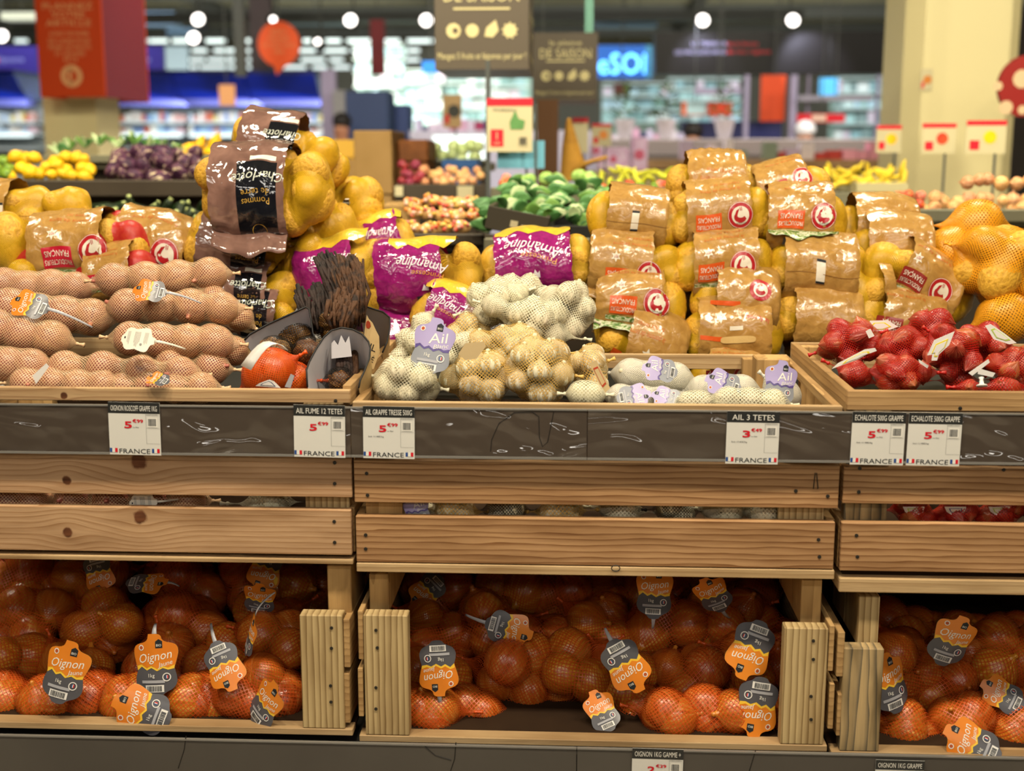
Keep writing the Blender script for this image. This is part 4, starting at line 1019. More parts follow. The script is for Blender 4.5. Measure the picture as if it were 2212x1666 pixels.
g = g3('small garlic net with an upright lavender tag in the corner', 1690, 848, 2.2, 90, 60, 2, 30, cw=40, seed=67, mt=NW2)
hang_tag(g, 'garlic', 1686, 828, 2.11, 82, rot=8, tiltx=-15, bend=.06, label='upright lavender tag reading Ail Blanc')
# wooden divider block standing in the crate
zt = zM-.01
t = part(None, P(1670, 800, 2.36), 'wooden_block', lambda m: m.box(P(1634, 800, 2.36).x, 2.36, fM+.01, P(1706, 800, 2.36).x, 2.42, P(1670, 776, 2.36).z, W_OSB, bev=.002))
tag(t, 'pale wooden block standing in the right corner of the middle crate', 'block')

# ================================================================== shallots, right upper crate
def shal(label, px, py, Y, w, h, n=8, r=25, cw=0, seed=1, **k):
    return bag('shallot_net', label, px, py, Y, w, h, n, r, SHL, NR, cw=cw, seed=seed, asp=(.88, .88, .95), pname='shallot', group='red nets of shallots', cat='net of shallots', cell=.0054, tail=(6, 8), k=.003, nu=38, nv=44, infl=.0008, **k)
s1 = shal('red shallot net at the left end, darkest of the heap', 1832, 745, 2.32, 130, 125, 9, 27, seed=70, cw=-20)
s2 = shal('red shallot net at the top of the heap', 2010, 712, 2.40, 125, 95, 8, 25, seed=71)
s3 = shal('red shallot net between the white tag and the heap top', 1945, 752, 2.30, 130, 100, 8, 27, seed=72, cw=-15)
s4 = shal('red shallot net carrying the large upright white tag', 2060, 760, 2.24, 130, 130, 10, 27, seed=73, cw=35)
s5 = shal('red shallot net low in the middle against the rim', 1945, 808, 2.16, 140, 90, 9, 26, seed=74)
s6 = shal('red shallot net squeezed in the front left corner', 1845, 808, 2.17, 110, 60, 6, 23, seed=75, cw=25)
s7 = shal('red shallot net at the right under the yellow net sack', 2125, 745, 2.30, 120, 110, 8, 26, seed=76, cw=10)
s8 = shal('red shallot net cut by the right edge of the picture', 2195, 795, 2.2, 130, 100, 9, 26, seed=77)
s9 = shal('red shallot net lying flat over the rim with a white plug', 2165, 838, 2.1, 190, 36, 6, 20, seed=78)
s10 = shal('dark red shallot net in the gap behind the rim', 2070, 822, 2.24, 120, 50, 6, 23, seed=79)
T_YL = flat('tag_lemon_line', 'E6D23C', .4); T_LIME = flat('tag_lime', 'B9D45A', .4)
small_tag(s4, [(2003, 768), (2018, 735), (2062, 716), (2050, 746), (2028, 766), (2024, 779), (2012, 779), (2014, 766)], 2.12, T_W, T_YL)
small_tag(s6, [(1797, 797), (1810, 785), (1868, 755), (1890, 752), (1894, 758), (1872, 766), (1850, 778)], 2.10, T_W, T_YL)
small_tag(s2, [(1868, 705), (1880, 693), (1918, 692), (1940, 706), (1912, 716), (1884, 716)], 2.33, T_W, T_YL)
small_tag(s1, [(1870, 716), (1880, 710), (1889, 726), (1877, 731)], 2.24, T_W)
small_tag(s7, [(2128, 704), (2140, 700), (2172, 722), (2196, 741), (2180, 744), (2146, 733)], 2.2, T_W, T_LIME)
small_tag(s8, [(2092, 806), (2135, 776), (2138, 783), (2100, 812)], 2.1, T_W)
small_tag(s8, [(2114, 796), (2150, 806), (2144, 815), (2112, 808)], 2.09, T_W)
small_tag(s10, [(1984, 776), (2006, 790), (2003, 796), (1986, 784)], 2.13, T_W)
m_ = MB(); m_.lathe([(.001, 0), (.009, .001), (.009, .003), (.004, .005), (.003, .012), (.0045, .016), (.001, .017)], T_W, 10, Matrix.Translation(P(2121, 836, 2.05)) @ Matrix.Rotation(-.4, 4, 'X')); world_child(m_, 'plug', s9)
for i, (x, lab) in enumerate(((1975, 'first'), (2065, 'second'), (2160, 'third'), (2260, 'fourth'))):
    e_ = shal('red shallot net in the slot of the right crate, %s from the left' % lab, x, 1108, 2.058, 120, 76, 6, 26, seed=80+i)
    small_tag(e_, [(x-25, 1095), (x+22, 1095), (x+20, 1106), (x, 1118), (x-20, 1106)], 2.035, T_W if i != 3 else T_GREEN, T_LIME if i != 1 else T_DP)
for i, x in enumerate((1985, 2065, 2150)):
    shal('red shallot net at the bottom gap of the right crate, %s from the left' % ('first', 'second', 'third')[i], x, 1233, 2.09, 110, 34, 5, 20, seed=90+i)

# ================================================================== smoked garlic corner of the left crate
def stems(e, pts, n=26, R0=.02, seed=1, spread=1.3, name='stem_bundle', mt=None):
    """dry stalks twisted into a bundle; pts: screen points with depths, base to tip"""
    R = random.Random(seed); Q = [P(*p) for p in pts]; mb = MB()
    for k in range(n):
        a, rr = R.uniform(0, 6.28), R0*math.sqrt(R.random()); pl = []; L = R.uniform(.85, 1.05)
        for i, q in enumerate(Q):
            t = i/(len(Q)-1); sc = 1+(spread-1)*t; w_ = a + .5*t + .25*math.sin(5*t+k)
            pl.append(q.lerp(Q[max(0, i-1)], 1-L if i == len(Q)-1 else 0) + Vector((math.cos(w_)*rr*sc, math.sin(w_)*rr*sc*.7, math.sin(w_)*rr*sc*.5)) + Vector((R.gauss(0, .0022), R.gauss(0, .0022), R.gauss(0, .0022))))
        mb.tube(pl, [R.uniform(.0022, .0046)]*len(pl), mt or BR, 6)
    world_child(mb, name, e)
BR = speck('dry_brown_stalk', '30201A', '140B07', 60, .75, .2)
BR2 = speck('dry_light_stalk', '4A2E18', '20120A', 60, .75, .2)
def smoked(label, px, py, Y, w, h, n, r, seed, cw=0, netm=NK):
    return bag('smoked_garlic', label, px, py, Y, w, h, n, r, GA_S, netm, cw=cw, seed=seed, pname='garlic_bulb', group='smoked garlic bundles', cat='smoked garlic', cell=.005, tail=(4, 4), k=.004, nu=36, nv=40, knot=False)
s1 = smoked('smoked garlic bundle with the tallest upright brown stalks', 725, 700, 2.30, 90, 80, 5, 28, 101)
stems(s1, [(745, 700, 2.26), (742, 650, 2.28), (725, 600, 2.31), (705, 555, 2.34)], 46, .024, 3, 1.2)
stems(s1, [(760, 690, 2.27), (765, 640, 2.28), (757, 600, 2.30), (748, 568, 2.33)], 46, .026, 4, 1.3, mt=BR2)
stems(s1, [(740, 706, 2.22), (738, 680, 2.22), (745, 640, 2.24)], 40, .024, 5, 1.3, mt=BR2)
s2 = smoked('smoked garlic bundle with blunt stalks, left of the tallest', 680, 690, 2.33, 80, 70, 4, 27, 102)
stems(s2, [(690, 700, 2.29), (680, 665, 2.30), (668, 628, 2.33)], 46, .028, 6, 1.2)
s3 = smoked('smoked garlic in black net lying in the left tray', 630, 720, 2.28, 120, 70, 6, 27, 103, cw=25)
s4 = smoked('smoked garlic in black net above the orange onions', 600, 765, 2.17, 80, 60, 3, 30, 104, cw=20)
s5 = smoked('smoked garlic in black net nearest the tray opening', 668, 765, 2.17, 80, 60, 3, 30, 105)
s6 = smoked('smoked garlic inside the front grey tray, stalks upright', 735, 825, 2.12, 80, 40, 4, 24, 106)
stems(s6, [(745, 830, 2.12), (742, 790, 2.13), (738, 745, 2.16)], 34, .013, 8, .8)
stems(s6, [(752, 825, 2.11), (760, 790, 2.14), (762, 760, 2.16)], 20, .009, 9, .9, mt=BR2)
M_TIN = flat('tray_grey_lining', 'D2CFD4', .45, .3); M_TOUT = flat('tray_kraft_print', 'B99A68', .6, var='A88A5A'); M_TEDGE = flat('tray_black_edge', '1B1A1A', .5)
def tray(label, pts, Y, dep, dx, dz, lab=None, teeth=None):
    """carton sleeve opening up towards the viewer: outline on screen, extruded away and down"""
    z0 = min(P(x, y, Y).z for x, y in pts); F = []
    for x, y in pts:
        q = P(x, y, Y); q = P(x, y, Y + (q.z - z0)*.75); F.append(q)
    c = sum(F, Vector())/len(F); e = root('carton_tray', Matrix.Translation(c), label, 'tray', 'cartons of the smoked garlic')
    off = Vector((dx, dep, dz))
    for nm, mt, gr in (('lining', M_TIN, 0.0), ('shell', M_TOUT, .012)):
        rows = []
        for k in range(5):
            t = k/4; rows.append([tuple((c + (f-c)*(1+gr*(1 if k else .2))*(1-.22*t)) + off*t) for f in F])
        mb = MB(); mb.grid(np.array(rows), mt); world_child(mb, nm, e, smooth=True)
    mb = MB(); mb.tube(F, .0016, M_TEDGE, 6); world_child(mb, 'rim', e)
    if teeth:
        mb = MB(); T = [P(x, y, Y+.075) for x, y in teeth]; mb.add(T, [tuple(range(len(T)))], M_TIN); world_child(mb, 'end_flap', e, smooth=False, solid=.001)
    return e
arch = [(664, 836), (662, 800), (668, 782), (684, 752), (700, 728), (716, 714), (738, 708), (762, 712), (782, 722), (796, 738), (800, 752), (798, 775), (788, 800), (778, 822), (775, 838)]
t1 = tray('front carton tray with grey lining and black edge, opening towards the viewer', arch, 2.05, .09, .0, -.10, teeth=[(716, 742), (722, 735), (730, 746), (737, 724), (746, 741), (754, 726), (757, 745), (760, 770), (716, 775)])
arch2 = [(528, 735), (540, 722), (580, 700), (620, 682), (660, 664), (668, 668), (672, 690), (676, 720), (682, 735)]
tray('left carton tray with grey lining, under the black netted garlic', arch2, 2.20, .08, .0, -.09)
arch3 = [(775, 655), (790, 662), (808, 668), (828, 674), (842, 686), (842, 710), (836, 740), (826, 762)]
tray('carton tray standing behind on the right with brown back', arch3, 2.34, .08, -.01, -.09)
lb = MB(); LM = Matrix.Translation(P(796, 745, 2.20)) @ Matrix.Rotation(math.radians(-25), 4, 'Z') @ Matrix.Rotation(math.radians(14), 4, 'Y'); s = ppx(P(796, 745, 2.2))
A = Art(); A.poly([(-26, 60), (0, 50), (20, 25), (28, -10), (22, -50), (-10, -60), (-28, -50), (-14, -10), (-22, 30)], flat('kraft_label', 'D2B684', .55), 1)
A.text('AIL', 4, -2, 16, M_BLACK, w=30, L=2, rot=-8).text('FUMÉ', 2, -26, 13, M_BLACK, w=34, L=2, rot=-8).text('du', 3, -14, 6, M_BLACK, L=2).circ(-12, 42, 9, flat('label_red', 'A8442C', .5), 2, 7).circ(-4, -50, 6, flat('label_red', '', 0), 2, 8)
A.xf(sc=s); A.emit(lb, lambda u, v, e_: tuple(LM @ Vector((.03*math.sin(u/.03), .03*(1-math.cos(u/.03))-e_, v))), cut=.01); world_child(lb, 'printed_label', t1, smooth=False)
o1 = bag('onion_net', 'bright orange net of three onions in the corner of the left crate', 580, 805, 2.10, 130, 90, 3, 46, ON_Y, NOB, seed=110, group='orange nets beside the smoked garlic', cat='net of onions', cell=.0054, cw=-30, k=.004)
o2 = bag('onion_net', 'bright orange net of onions against the front carton tray', 635, 822, 2.12, 90, 60, 3, 34, ON_Y, NOB, seed=111, group='orange nets beside the smoked garlic', cat='net of onions', cell=.0054, k=.004)
small_tag(o1, [(552, 834), (560, 828), (582, 820), (592, 824), (606, 838)], 2.03, T_W, flat('navy_tag', '2C3C64', .4))
m_ = MB(); rows = []
for i in range(8):
    t = i/7; x = 528 + 80*t; rows.append([tuple(P(x-8+6*t, 790-75*math.sin(t*2.0)+30*t, 2.03)), tuple(P(x+14, 800-78*math.sin(t*2.0)+28*t, 2.01))])
m_.grid(np.array(rows), T_W); world_child(m_, 'strap', o1, solid=.0008)
small_tag(o2, [(615, 836), (628, 808), (636, 812), (628, 838)], 2.03, T_STRAP)
# ================================================================== kraft potato bags, right stack
GK = 'kraft potato bags stacked behind the garlic'
def kb(label, px, py, Y, w, h, f0, f1, kind='front', **k):
    k.setdefault('group', GK); k.setdefault('n', 14); k['dv'] = k.get('dv', 0)+(.07 if kind in ('front', 'portrait') else 0); return sleeve_bag(label, px, py, Y, w, h, f0, f1, kind=kind, **k)
kb('kraft potato bag with a white barcode label, top left of the right stack', 1372, 480, 2.78, 200, 115, .18, .82, 'back', cw=7, seed=4)
kb('kraft potato bag with round red logo, highest facing front in the right stack', 1556, 465, 2.78, 215, 128, .14, .76, 'front', seed=5, cw=-3, flap=True, flap_phi=-28, flap_len=.028, flap_w=(.15, 1), n=14)
kb('kraft potato bag lying at the very top of the right stack', 1540, 405, 2.88, 200, 90, .2, .82, 'top', seed=6, dv=-.05)
kb('kraft potato bag with a red corner at the top right of the stack', 1700, 418, 2.88, 170, 85, .1, .75, 'front', seed=7, cw=-14, dv=.25, panel=PR)
kb('kraft potato bag with round logo and a small portrait photo', 1728, 478, 2.78, 190, 125, .08, .80, 'portrait', seed=8, cw=3, dv=.10, flap=True, flap_phi=-12, flap_len=.02, n=14)
kb('kraft potato bag with red logo below the barcode bag', 1366, 575, 2.73, 210, 118, .05, .68, 'front', seed=9, cw=4, dv=-.08, flap=True, flap_mat=K_FILM, flap_phi=-40, flap_len=.02)
kb('kraft potato bag with star and red logo in the centre of the stack', 1562, 570, 2.73, 205, 128, .16, .82, 'front', seed=10, dv=.0, n=14)
kb('kraft potato bag with a barcode label and folded seam, right of the centre', 1762, 585, 2.73, 210, 128, .12, .86, 'back', seed=11, cw=2, n=14)
kb('kraft potato bag with red logo above a green leaf flap, third from top', 1378, 660, 2.69, 200, 92, .03, .74, 'front', seed=12, cw=4, dv=.10, flap=True, flap_phi=-25, flap_len=.022)
kb('kraft potato bag whose orange panel hangs under a red logo, middle row', 1588, 652, 2.69, 195, 86, .25, .95, 'lower', seed=13, cw=3)
kb('kraft potato bag with plain glossy paper, right end above the shallots', 1762, 692, 2.69, 190, 96, .2, .95, 'none', seed=14, cw=3)
kb('kraft potato bag with bare netted potatoes at its left, low in the stack', 1384, 740, 2.66, 190, 96, .32, 1.0, 'top', seed=15, cw=14)
kb('kraft potato bag with a pale carrying slot, bottom row', 1581, 725, 2.66, 205, 108, .12, .86, 'handle', seed=16, cw=1)
kb('kraft potato bag mostly hidden under the one with the carrying slot', 1566, 816, 2.63, 150, 60, .2, .95, 'front', seed=17, cw=5, dv=.15, panel=PR)
kb('kraft potato bag lying far back on the right beside the yellow sacks', 1890, 493, 2.86, 180, 66, .2, .98, 'none', seed=18)
kb('kraft potato bag crumpled under the far back one on the right', 1925, 540, 2.80, 190, 76, .15, .9, 'none', seed=19, cw=3)
kb('kraft potato bag leaning right with maroon panel and green leaves', 1975, 612, 2.72, 250, 150, .28, .82, 'front', seed=20, cw=24, dv=.08, panel=PMR, flap=True, flap_phi=-38, flap_len=.032, n=18)
kb('kraft potato bag with a star, wedged below the leaning one', 1935, 690, 2.68, 190, 90, .25, .95, 'front', seed=21, cw=10, dv=.0, panel=PMR)
kb('yellow potato net with kraft sleeve at the left of the leaning bag', 1868, 640, 2.70, 110, 130, .75, .99, 'none', seed=22, cw=-8, n=8)
kb('hidden kraft potato bag showing potatoes between the middle columns', 1480, 610, 2.84, 150, 110, .3, .7, 'none', seed=23)
kb('kraft potato bag in the dark gap between the middle and right columns', 1665, 640, 2.86, 150, 100, .3, .7, 'none', seed=24)
kb('kraft potato bag in the low gap beside the carrying slot bag', 1475, 790, 2.74, 150, 80, .3, .7, 'none', seed=25)
kb('kraft potato bag behind the top row, filling the gap on the left', 1470, 500, 2.92, 160, 110, .3, .7, 'none', seed=26)

# ------------------------------------------------------------------ big yellow net sacks on the right
def sack(label, px, py, Y, w, h, n, r, cw=0, seed=1, data=None, **k):
    e = bag('potato_sack', label, px, py, Y, w, h, n, r, data or POT, NBY, cw=cw, seed=seed, asp=(1.25, 1, .95), pname='potato', group='amber net sacks at the right edge', cat='sack of potatoes', cell=.0075, relax=22, tens=.98, nu=56, nv=60, **k)
    return e
sack('amber net sack lying on top at the right edge of the picture', 2110, 492, 2.82, 300, 84, 14, 36, cw=2, seed=31, tail=(24, 8), endr=None)
sack('amber net sack with one big potato in its mouth, at the right edge', 2160, 570, 2.66, 190, 170, 10, 42, cw=20, seed=32, tail=(20, 12))
sack('amber net sack spreading low at the right edge above the shallots', 2170, 690, 2.60, 230, 90, 10, 34, cw=-14, seed=33, tail=(30, 8))
sack('amber net sack in the second layer, left of the knotted one', 2060, 545, 2.80, 150, 90, 8, 34, cw=-10, seed=34, tail=(14, 8))

# ------------------------------------------------------------------ magenta bags
def purple_art(s, H):
    A = Art()
    A.text('Amandine', -.02, .24, .15, A_WH, w=.74, L=2, rot=170, shear=.35).text('Princesse', .06, .11, .075, B_ORG, w=.46, L=2, rot=172, shear=.25)
    A.poly([(-.36, .48), (-.2, .54), (-.05, .46), (.12, .54), (.32, .48), (.5, .6), (.5, 1.0), (-.5, 1.0), (-.5, .6)], A_YEL, 1)
    A.rect(-.12, -.28, .12, -.20, M_NAVY, 2); A.poly([(-.04, -.12), (.0, -.03), (.03, -.07), (.06, -.04), (.06, -.12)], A_WH, 2)
    A.xf(sc=s); return A
A_WH = film('amandine_white', 'E8E0E4', .3, 36, .5); B_ORG = film('amandine_orange', 'D08A3A', .3, 36, .5); M_NAVY = flat('navy_patch', '2A2238', .4)
def pb(label, px, py, Y, w, h, f0, f1, **k):
    return sleeve_bag(label, px, py, Y, w, h, f0, f1, style='purple', art=purple_art, netm=NYL, group='magenta potato bags in the middle', **k)
pb('magenta potato bag right behind the upright garlic stalks', 738, 578, 2.66, 195, 125, .0, .68, seed=41, cw=-4, n=13)
pb('large magenta potato bag in the centre with white script', 925, 590, 2.66, 235, 165, .06, .66, seed=42, cw=-5, n=17, flap=True, flap_mat=A_FILM, flap_phi=-50, flap_len=.06)
pb('magenta potato bag with a yellow top behind the garlic heap', 1158, 572, 2.72, 245, 125, .16, .82, seed=43, cw=-6, n=15)
pb('magenta potato bag peeking out behind, left of the large central one', 832, 528, 2.84, 130, 70, .0, .85, seed=44, cw=-16, n=8)
pb('magenta potato bag lying under the large central one', 965, 685, 2.60, 150, 80, .2, 1.0, seed=45, cw=18, n=8, tail=(6, 3))
sleeve_bag('magenta potato bag showing only its potatoes low behind the cartons', 800, 640, 2.66, 130, 90, .0, .4, style='purple', kind='none', netm=NYL, seed=46, n=8, group='magenta potato bags in the middle')

# ------------------------------------------------------------------ smoky film bags with black band
def black_art(s, H):
    A = Art(); A.rect(-.26, -.9, .24, .44, B_BAND, 1)
    A.text('Charlotte', .0, .22, .13, B_SILV, w=.66, L=2, rot=180, shear=.2)
    A.text('de terre', -.02, .02, .085, B_GOLD, w=.34, L=2, rot=180).text('Pommes', -.02, -.09, .085, B_GOLD, w=.34, L=2, rot=180)
    A.ring(.0, -.45, .08, .088, B_GOLD, 2).rect(-.1, .46, .22, .53, PW, 2).xf(sc=s); return A
def bb(label, px, py, Y, w, h, f0, f1, **k):
    return sleeve_bag(label, px, py, Y, w, h, f0, f1, style='black', art=black_art, group='potato bags in smoky film with a black band', **k)
bb('tall potato bag in smoky film reading Charlotte, upright on the pile', 582, 410, 2.64, 270, 215, .12, .70, seed=51, n=20, rpx=36, cw=-1, dv=0, flap=True, flap_mat=B_FILM, flap_phi=-42, flap_len=.045)
bb('smoky film potato bag on top behind the Charlotte bag', 620, 318, 2.78, 230, 85, .1, .62, seed=52, cw=12, n=12)
bb('smoky film potato bag tilted under the Charlotte bag', 560, 540, 2.66, 300, 120, .12, .58, seed=53, cw=10, n=16, rpx=34)
bb('smoky film potato bag low behind the pink onions, with gold print', 555, 635, 2.62, 170, 80, .05, .72, seed=54, cw=2, n=9)
bb('smoky film potato bag lowest, beside the left carton tray', 560, 680, 2.58, 150, 40, .0, .8, seed=55, cw=3, n=6, rpx=18)
bb('smoky film potato bag lying behind to the right of the Charlotte bag', 765, 440, 2.88, 130, 130, .0, .2, seed=56, n=12, rpx=32)
def loosebag(label, px, py, Y, w, h, n, r, seed, cw=0, netm=NY, group='yellow potato nets behind the Charlotte bag', **k):
    return bag('potato_net', label, px, py, Y, w, h, n, r, POT, netm, cw=cw, seed=seed, asp=(1.25, 1, .92), pname='potato', group=group, cat='net of potatoes', cell=.0044, k=.004, nu=44, nv=48, relax=7, tens=.96, endr=.012, knot=False, **k)
loosebag('yellow potato net hanging down right of the Charlotte bag', 700, 500, 2.74, 190, 130, 14, 32, 61, cw=15)
loosebag('yellow potato net stacked at the top right of the Charlotte bag', 690, 370, 2.82, 90, 130, 8, 30, 62, cw=60)
loosebag('yellow potato net at the lower right of the pile towards the magenta bag', 770, 520, 2.84, 120, 90, 8, 30, 63)
loosebag('yellow potato net at the foot of the Charlotte pile', 655, 590, 2.68, 120, 100, 7, 34, 64)

# ------------------------------------------------------------------ left pile
kb('kraft potato bag lying at the top left corner of the pile', 40, 452, 2.76, 260, 120, .0, .52, 'back', seed=71, cw=4, n=14, group='potato bags at the far left')
loosebag('yellow potato net poking out right of the top left kraft bag', 150, 450, 2.74, 150, 76, 10, 28, 72, cw=8, group='yellow nets at the far left')
loosebag('yellow potato net with large potatoes at the left edge', 20, 530, 2.62, 130, 110, 6, 42, 73, group='yellow nets at the far left')
loosebag('small yellow potato net low at the left edge', 50, 592, 2.56, 90, 44, 5, 22, 74, group='yellow nets at the far left')
def rb(label, px, py, Y, w, h, f0, f1, **k):
    k.setdefault('dv', .06)
    return sleeve_bag(label, px, py, Y, w, h, f0, f1, kind='front', netm=NRR, panel=PR2, group='kraft bags with crimson nets on the left', **k)
rb('kraft bag with crimson net and round logo, left of the two', 195, 535, 2.64, 270, 135, .12, .70, seed=75, cw=-5, n=16, flap=True, flap_phi=-34, flap_len=.03)
rb('kraft bag with crimson net tilted towards the Charlotte bag', 345, 535, 2.70, 240, 120, .15, .8, seed=76, cw=18, n=14, flap=True, flap_phi=-34, flap_len=.026)
rb('kraft bag with crimson net peeking out below the left logo bag', 255, 590, 2.60, 170, 60, .2, .8, seed=77, cw=-8, n=7)
bag('potato_net', 'crimson potato net at the far left under the logo bag', 85, 575, 2.60, 120, 70, 6, 28, POT, NRR, seed=78, asp=(1.2, 1, .9), pname='potato', group='kraft bags with crimson nets on the left', cat='net of potatoes', cell=.0044)
# ================================================================== the hall
def pbox(mb, x0, y0, x1, y1, Y, dep, mat, bev=0):
    """a real box whose front face at distance Y covers these screen coordinates"""
    a, b = P(x0, y1, Y), P(x1, y0, Y); z0 = P((x0+x1)/2, y1, Y).z; z1 = P((x0+x1)/2, y0, Y).z
    mb.box(a.x, Y, z0, b.x, Y+dep, z1, mat, bev=bev); return Vector(((a.x+b.x)/2, Y+dep/2, z0))
def solo(name, label, cat, x0, y0, x1, y1, Y, dep, mat, group=None, bev=0, art=None, hold=None, kind=None):
    mb = MB(); o = pbox(mb, x0, y0, x1, y1, Y, dep, mat, bev)
    if art:
        w_ = P(x1, y0, Y).x - P(x0, y0, Y).x; h_ = P((x0+x1)/2, y0, Y).z - o.z; c = Vector((o.x, Y, o.z + h_/2)); A = Art(); art(A, w_, h_)
        A.emit(mb, lambda u, v, e: (c.x+u, c.y - e, c.z+v), eps=.004 if Y > 4 else .0008)
    if hold is None: hold = 'wire' if name in HUNG else 'floor' if name in STOOD else ''
    if hold:
        xa, xb = P(x0, y1, Y).x, P(x1, y1, Y).x; zt = P((x0+x1)/2, y0, Y).z; e = empty(name, o, label, cat, group); mb.build(PARTN.get(name, 'panel'), e, origin=o)
        if hold == 'wire': part(e, o, 'suspension_wire', lambda m: m.tube([((xa+xb)/2, Y+dep*.5, zt-.002), ((xa+xb)/2, Y+dep*.5, CEIL+.003)], .006, C_BEAM, 5))
        else: part(e, o, 'base', lambda m: m.box(xa+.02*(xb-xa), Y+.02*dep, 0, xb-.02*(xb-xa), Y+dep*.98, o.z+.001, mat))
        return e
    ob = mb.build(name, origin=o)
    return tag(ob, label, cat, group, kind)
HUNG = {'air_duct', 'hanging_banner', 'hanging_strip', 'lit_sign', 'fascia_board', 'ceiling_light', 'hanging_sign', 'blue_pennant', 'sign_panel', 'red_board', 'blue_screen', 'counter_beam', 'black_post', 'grey_post'}
STOOD = {'white_post', 'divider', 'partition', 'cabinet', 'canopy_post', 'navy_cabinet', 'service_counter', 'long_counter', 'far_fridge_light', 'side_table', 'wooden_box', 'carton', 'produce_crate', 'blue_carton', 'brown_post', 'display_post', 'dark_panel'}
PARTN = {'ceiling_light': 'tube', 'air_duct': 'duct_body', 'service_counter': 'counter_top', 'long_counter': 'counter_top', 'cabinet': 'cabinet_body', 'carton': 'carton_body'}
CEIL = 5.2
C_BEAM = flat('dark_beam', '4A4C48', .6)
C_WALL = flat('hall_wall', '8E8E84', .7); C_CEIL = flat('grey_ceiling', 'A8A68C', .8, var='86846C', varsc=.5); C_BEAM = flat('dark_beam', '3C3E3C', .6)
def struct(name, fn, org=(0, 20, 0)):
    o = part(None, Vector(org), name, fn); return tag(o, kind='structure')
struct('ceiling', lambda m: m.box(-22, -4, CEIL, 22, 44, CEIL+.1, C_CEIL))
struct('wall_back', lambda m: m.box(-22, 44, 0, 22, 44.2, CEIL, C_WALL))
struct('wall_left', lambda m: m.box(-22.2, -4, 0, -22, 44.2, CEIL, C_WALL))
struct('wall_right', lambda m: m.box(22, -4, 0, 22.2, 44.2, CEIL, C_WALL))
struct('wall_front', lambda m: m.box(-22, -4.2, 0, 22, -4, CEIL, flat('front_wall_grey', '6E6A62', .7)))
for i, y in enumerate((14.5, 19, 23.5, 28, 32.5, 37)):
    struct('trim_%d' % (i+1), lambda m: m.box(-22, y, CEIL-.34, 22, y+.3, CEIL-.001, C_BEAM))
for i, x in enumerate((-9, -3.2, 2.8, 8.8)):
    struct('trim_%d' % (i+7), lambda m: m.box(x, 10, CEIL-.22, x+.22, 43.9, CEIL-.002, C_BEAM))
C_COL = flat('cream_column', 'D9CB98', .5, .3); C_COLS = flat('cream_column_side', 'CBBE92', .5)
o = P(1990, 300, 6.2); xr0, xr1 = P(1985, 300, 6.2).x, P(2168, 300, 6.2).x
def colfn(m):
    m.prism([(0, 0)], 0, 0, C_COL) if 0 else None
    pr = [(xr0, 6.2), (xr1, 6.2), (xr1+.06, 6.26), (xr1+.06, 6.7), (xr0-.07, 6.7), (xr0-.07, 6.30)]
    m.add([(x, y, z) for z in (0, CEIL-.001) for x, y in pr], [(0, 1, 7, 6), (1, 2, 8, 7), (2, 3, 9, 8), (3, 4, 10, 9), (4, 5, 11, 10), (5, 0, 6, 11)], C_COL)
struct('wall_pillar_right', colfn, (xr0, 6.4, 0))
xl0, xl1 = P(97, 300, 9.0).x, P(212, 300, 9.0).x
struct('wall_pillar_left', lambda m: m.box(xl0, 9.0, 0, xl1, 9.46, CEIL-.001, C_COL), (xl0, 9.2, 0))

# ------------------------------------------------------------------ hanging signs
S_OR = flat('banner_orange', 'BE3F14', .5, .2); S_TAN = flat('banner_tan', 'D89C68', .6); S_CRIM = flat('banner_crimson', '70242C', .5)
def banner():
    e = empty('hanging_banner', P(150, 210, 8.6), 'four-sided orange banner with tan lettering round the left cream pillar', 'banner'); o = e.location.copy()
    xa, xb, z0 = P(88, 210, 8.6).x, P(228, 210, 8.6).x, P(150, 210, 8.6).z; z1 = z0+1.35; w_ = xb-xa
    def front(m):
        m.box(xa, 8.6, z0, xb, 8.62, z1, S_OR); A = Art()
        for t, y, h, ww in (('PLANNEZ', .60, .045, .40), ('VOTRE', .545, .045, .27), ('ARTICLE', .49, .045, .36), ('AVANT DE PASSER', .42, .028, .32), ('EN CAISSE POUR', .372, .028, .34), ('PESER LES FRUITS', .33, .028, .34), ('ET LEGUMES', .288, .028, .24), ('ICI', .25, .028, .1)):
            A.text(t, 0, y, .045 if h > .03 else .03, S_TAN, w=ww*w_*1.9, L=1)
        A.ring(0, .14, .04, .075, S_TAN, 1).line(-.01, .09, -.01, .19, .02, S_TAN, 1)
        A.emit(m, lambda u, v, e_: ((xa+xb)/2+u, 8.6-e_, z0+v*1.0), eps=.003)
    part(e, o, 'front_panel', front)
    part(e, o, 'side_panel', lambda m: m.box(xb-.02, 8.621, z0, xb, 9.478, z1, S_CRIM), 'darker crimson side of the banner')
    part(e, o, 'side_panel', lambda m: m.box(xa, 8.621, z0, xa+.02, 9.478, z1, S_OR))
    part(e, o, 'back_panel', lambda m: m.box(xa-.0, 9.48, z0, xb, 9.50, z1, S_OR))
    part(e, o, 'suspension_wire', lambda m: [m.tube([(x, y, z1), (x, y, CEIL)], .004, C_BEAM, 5) for x in (xa+.02, xb-.02) for y in (8.62, 9.48)])
banner()
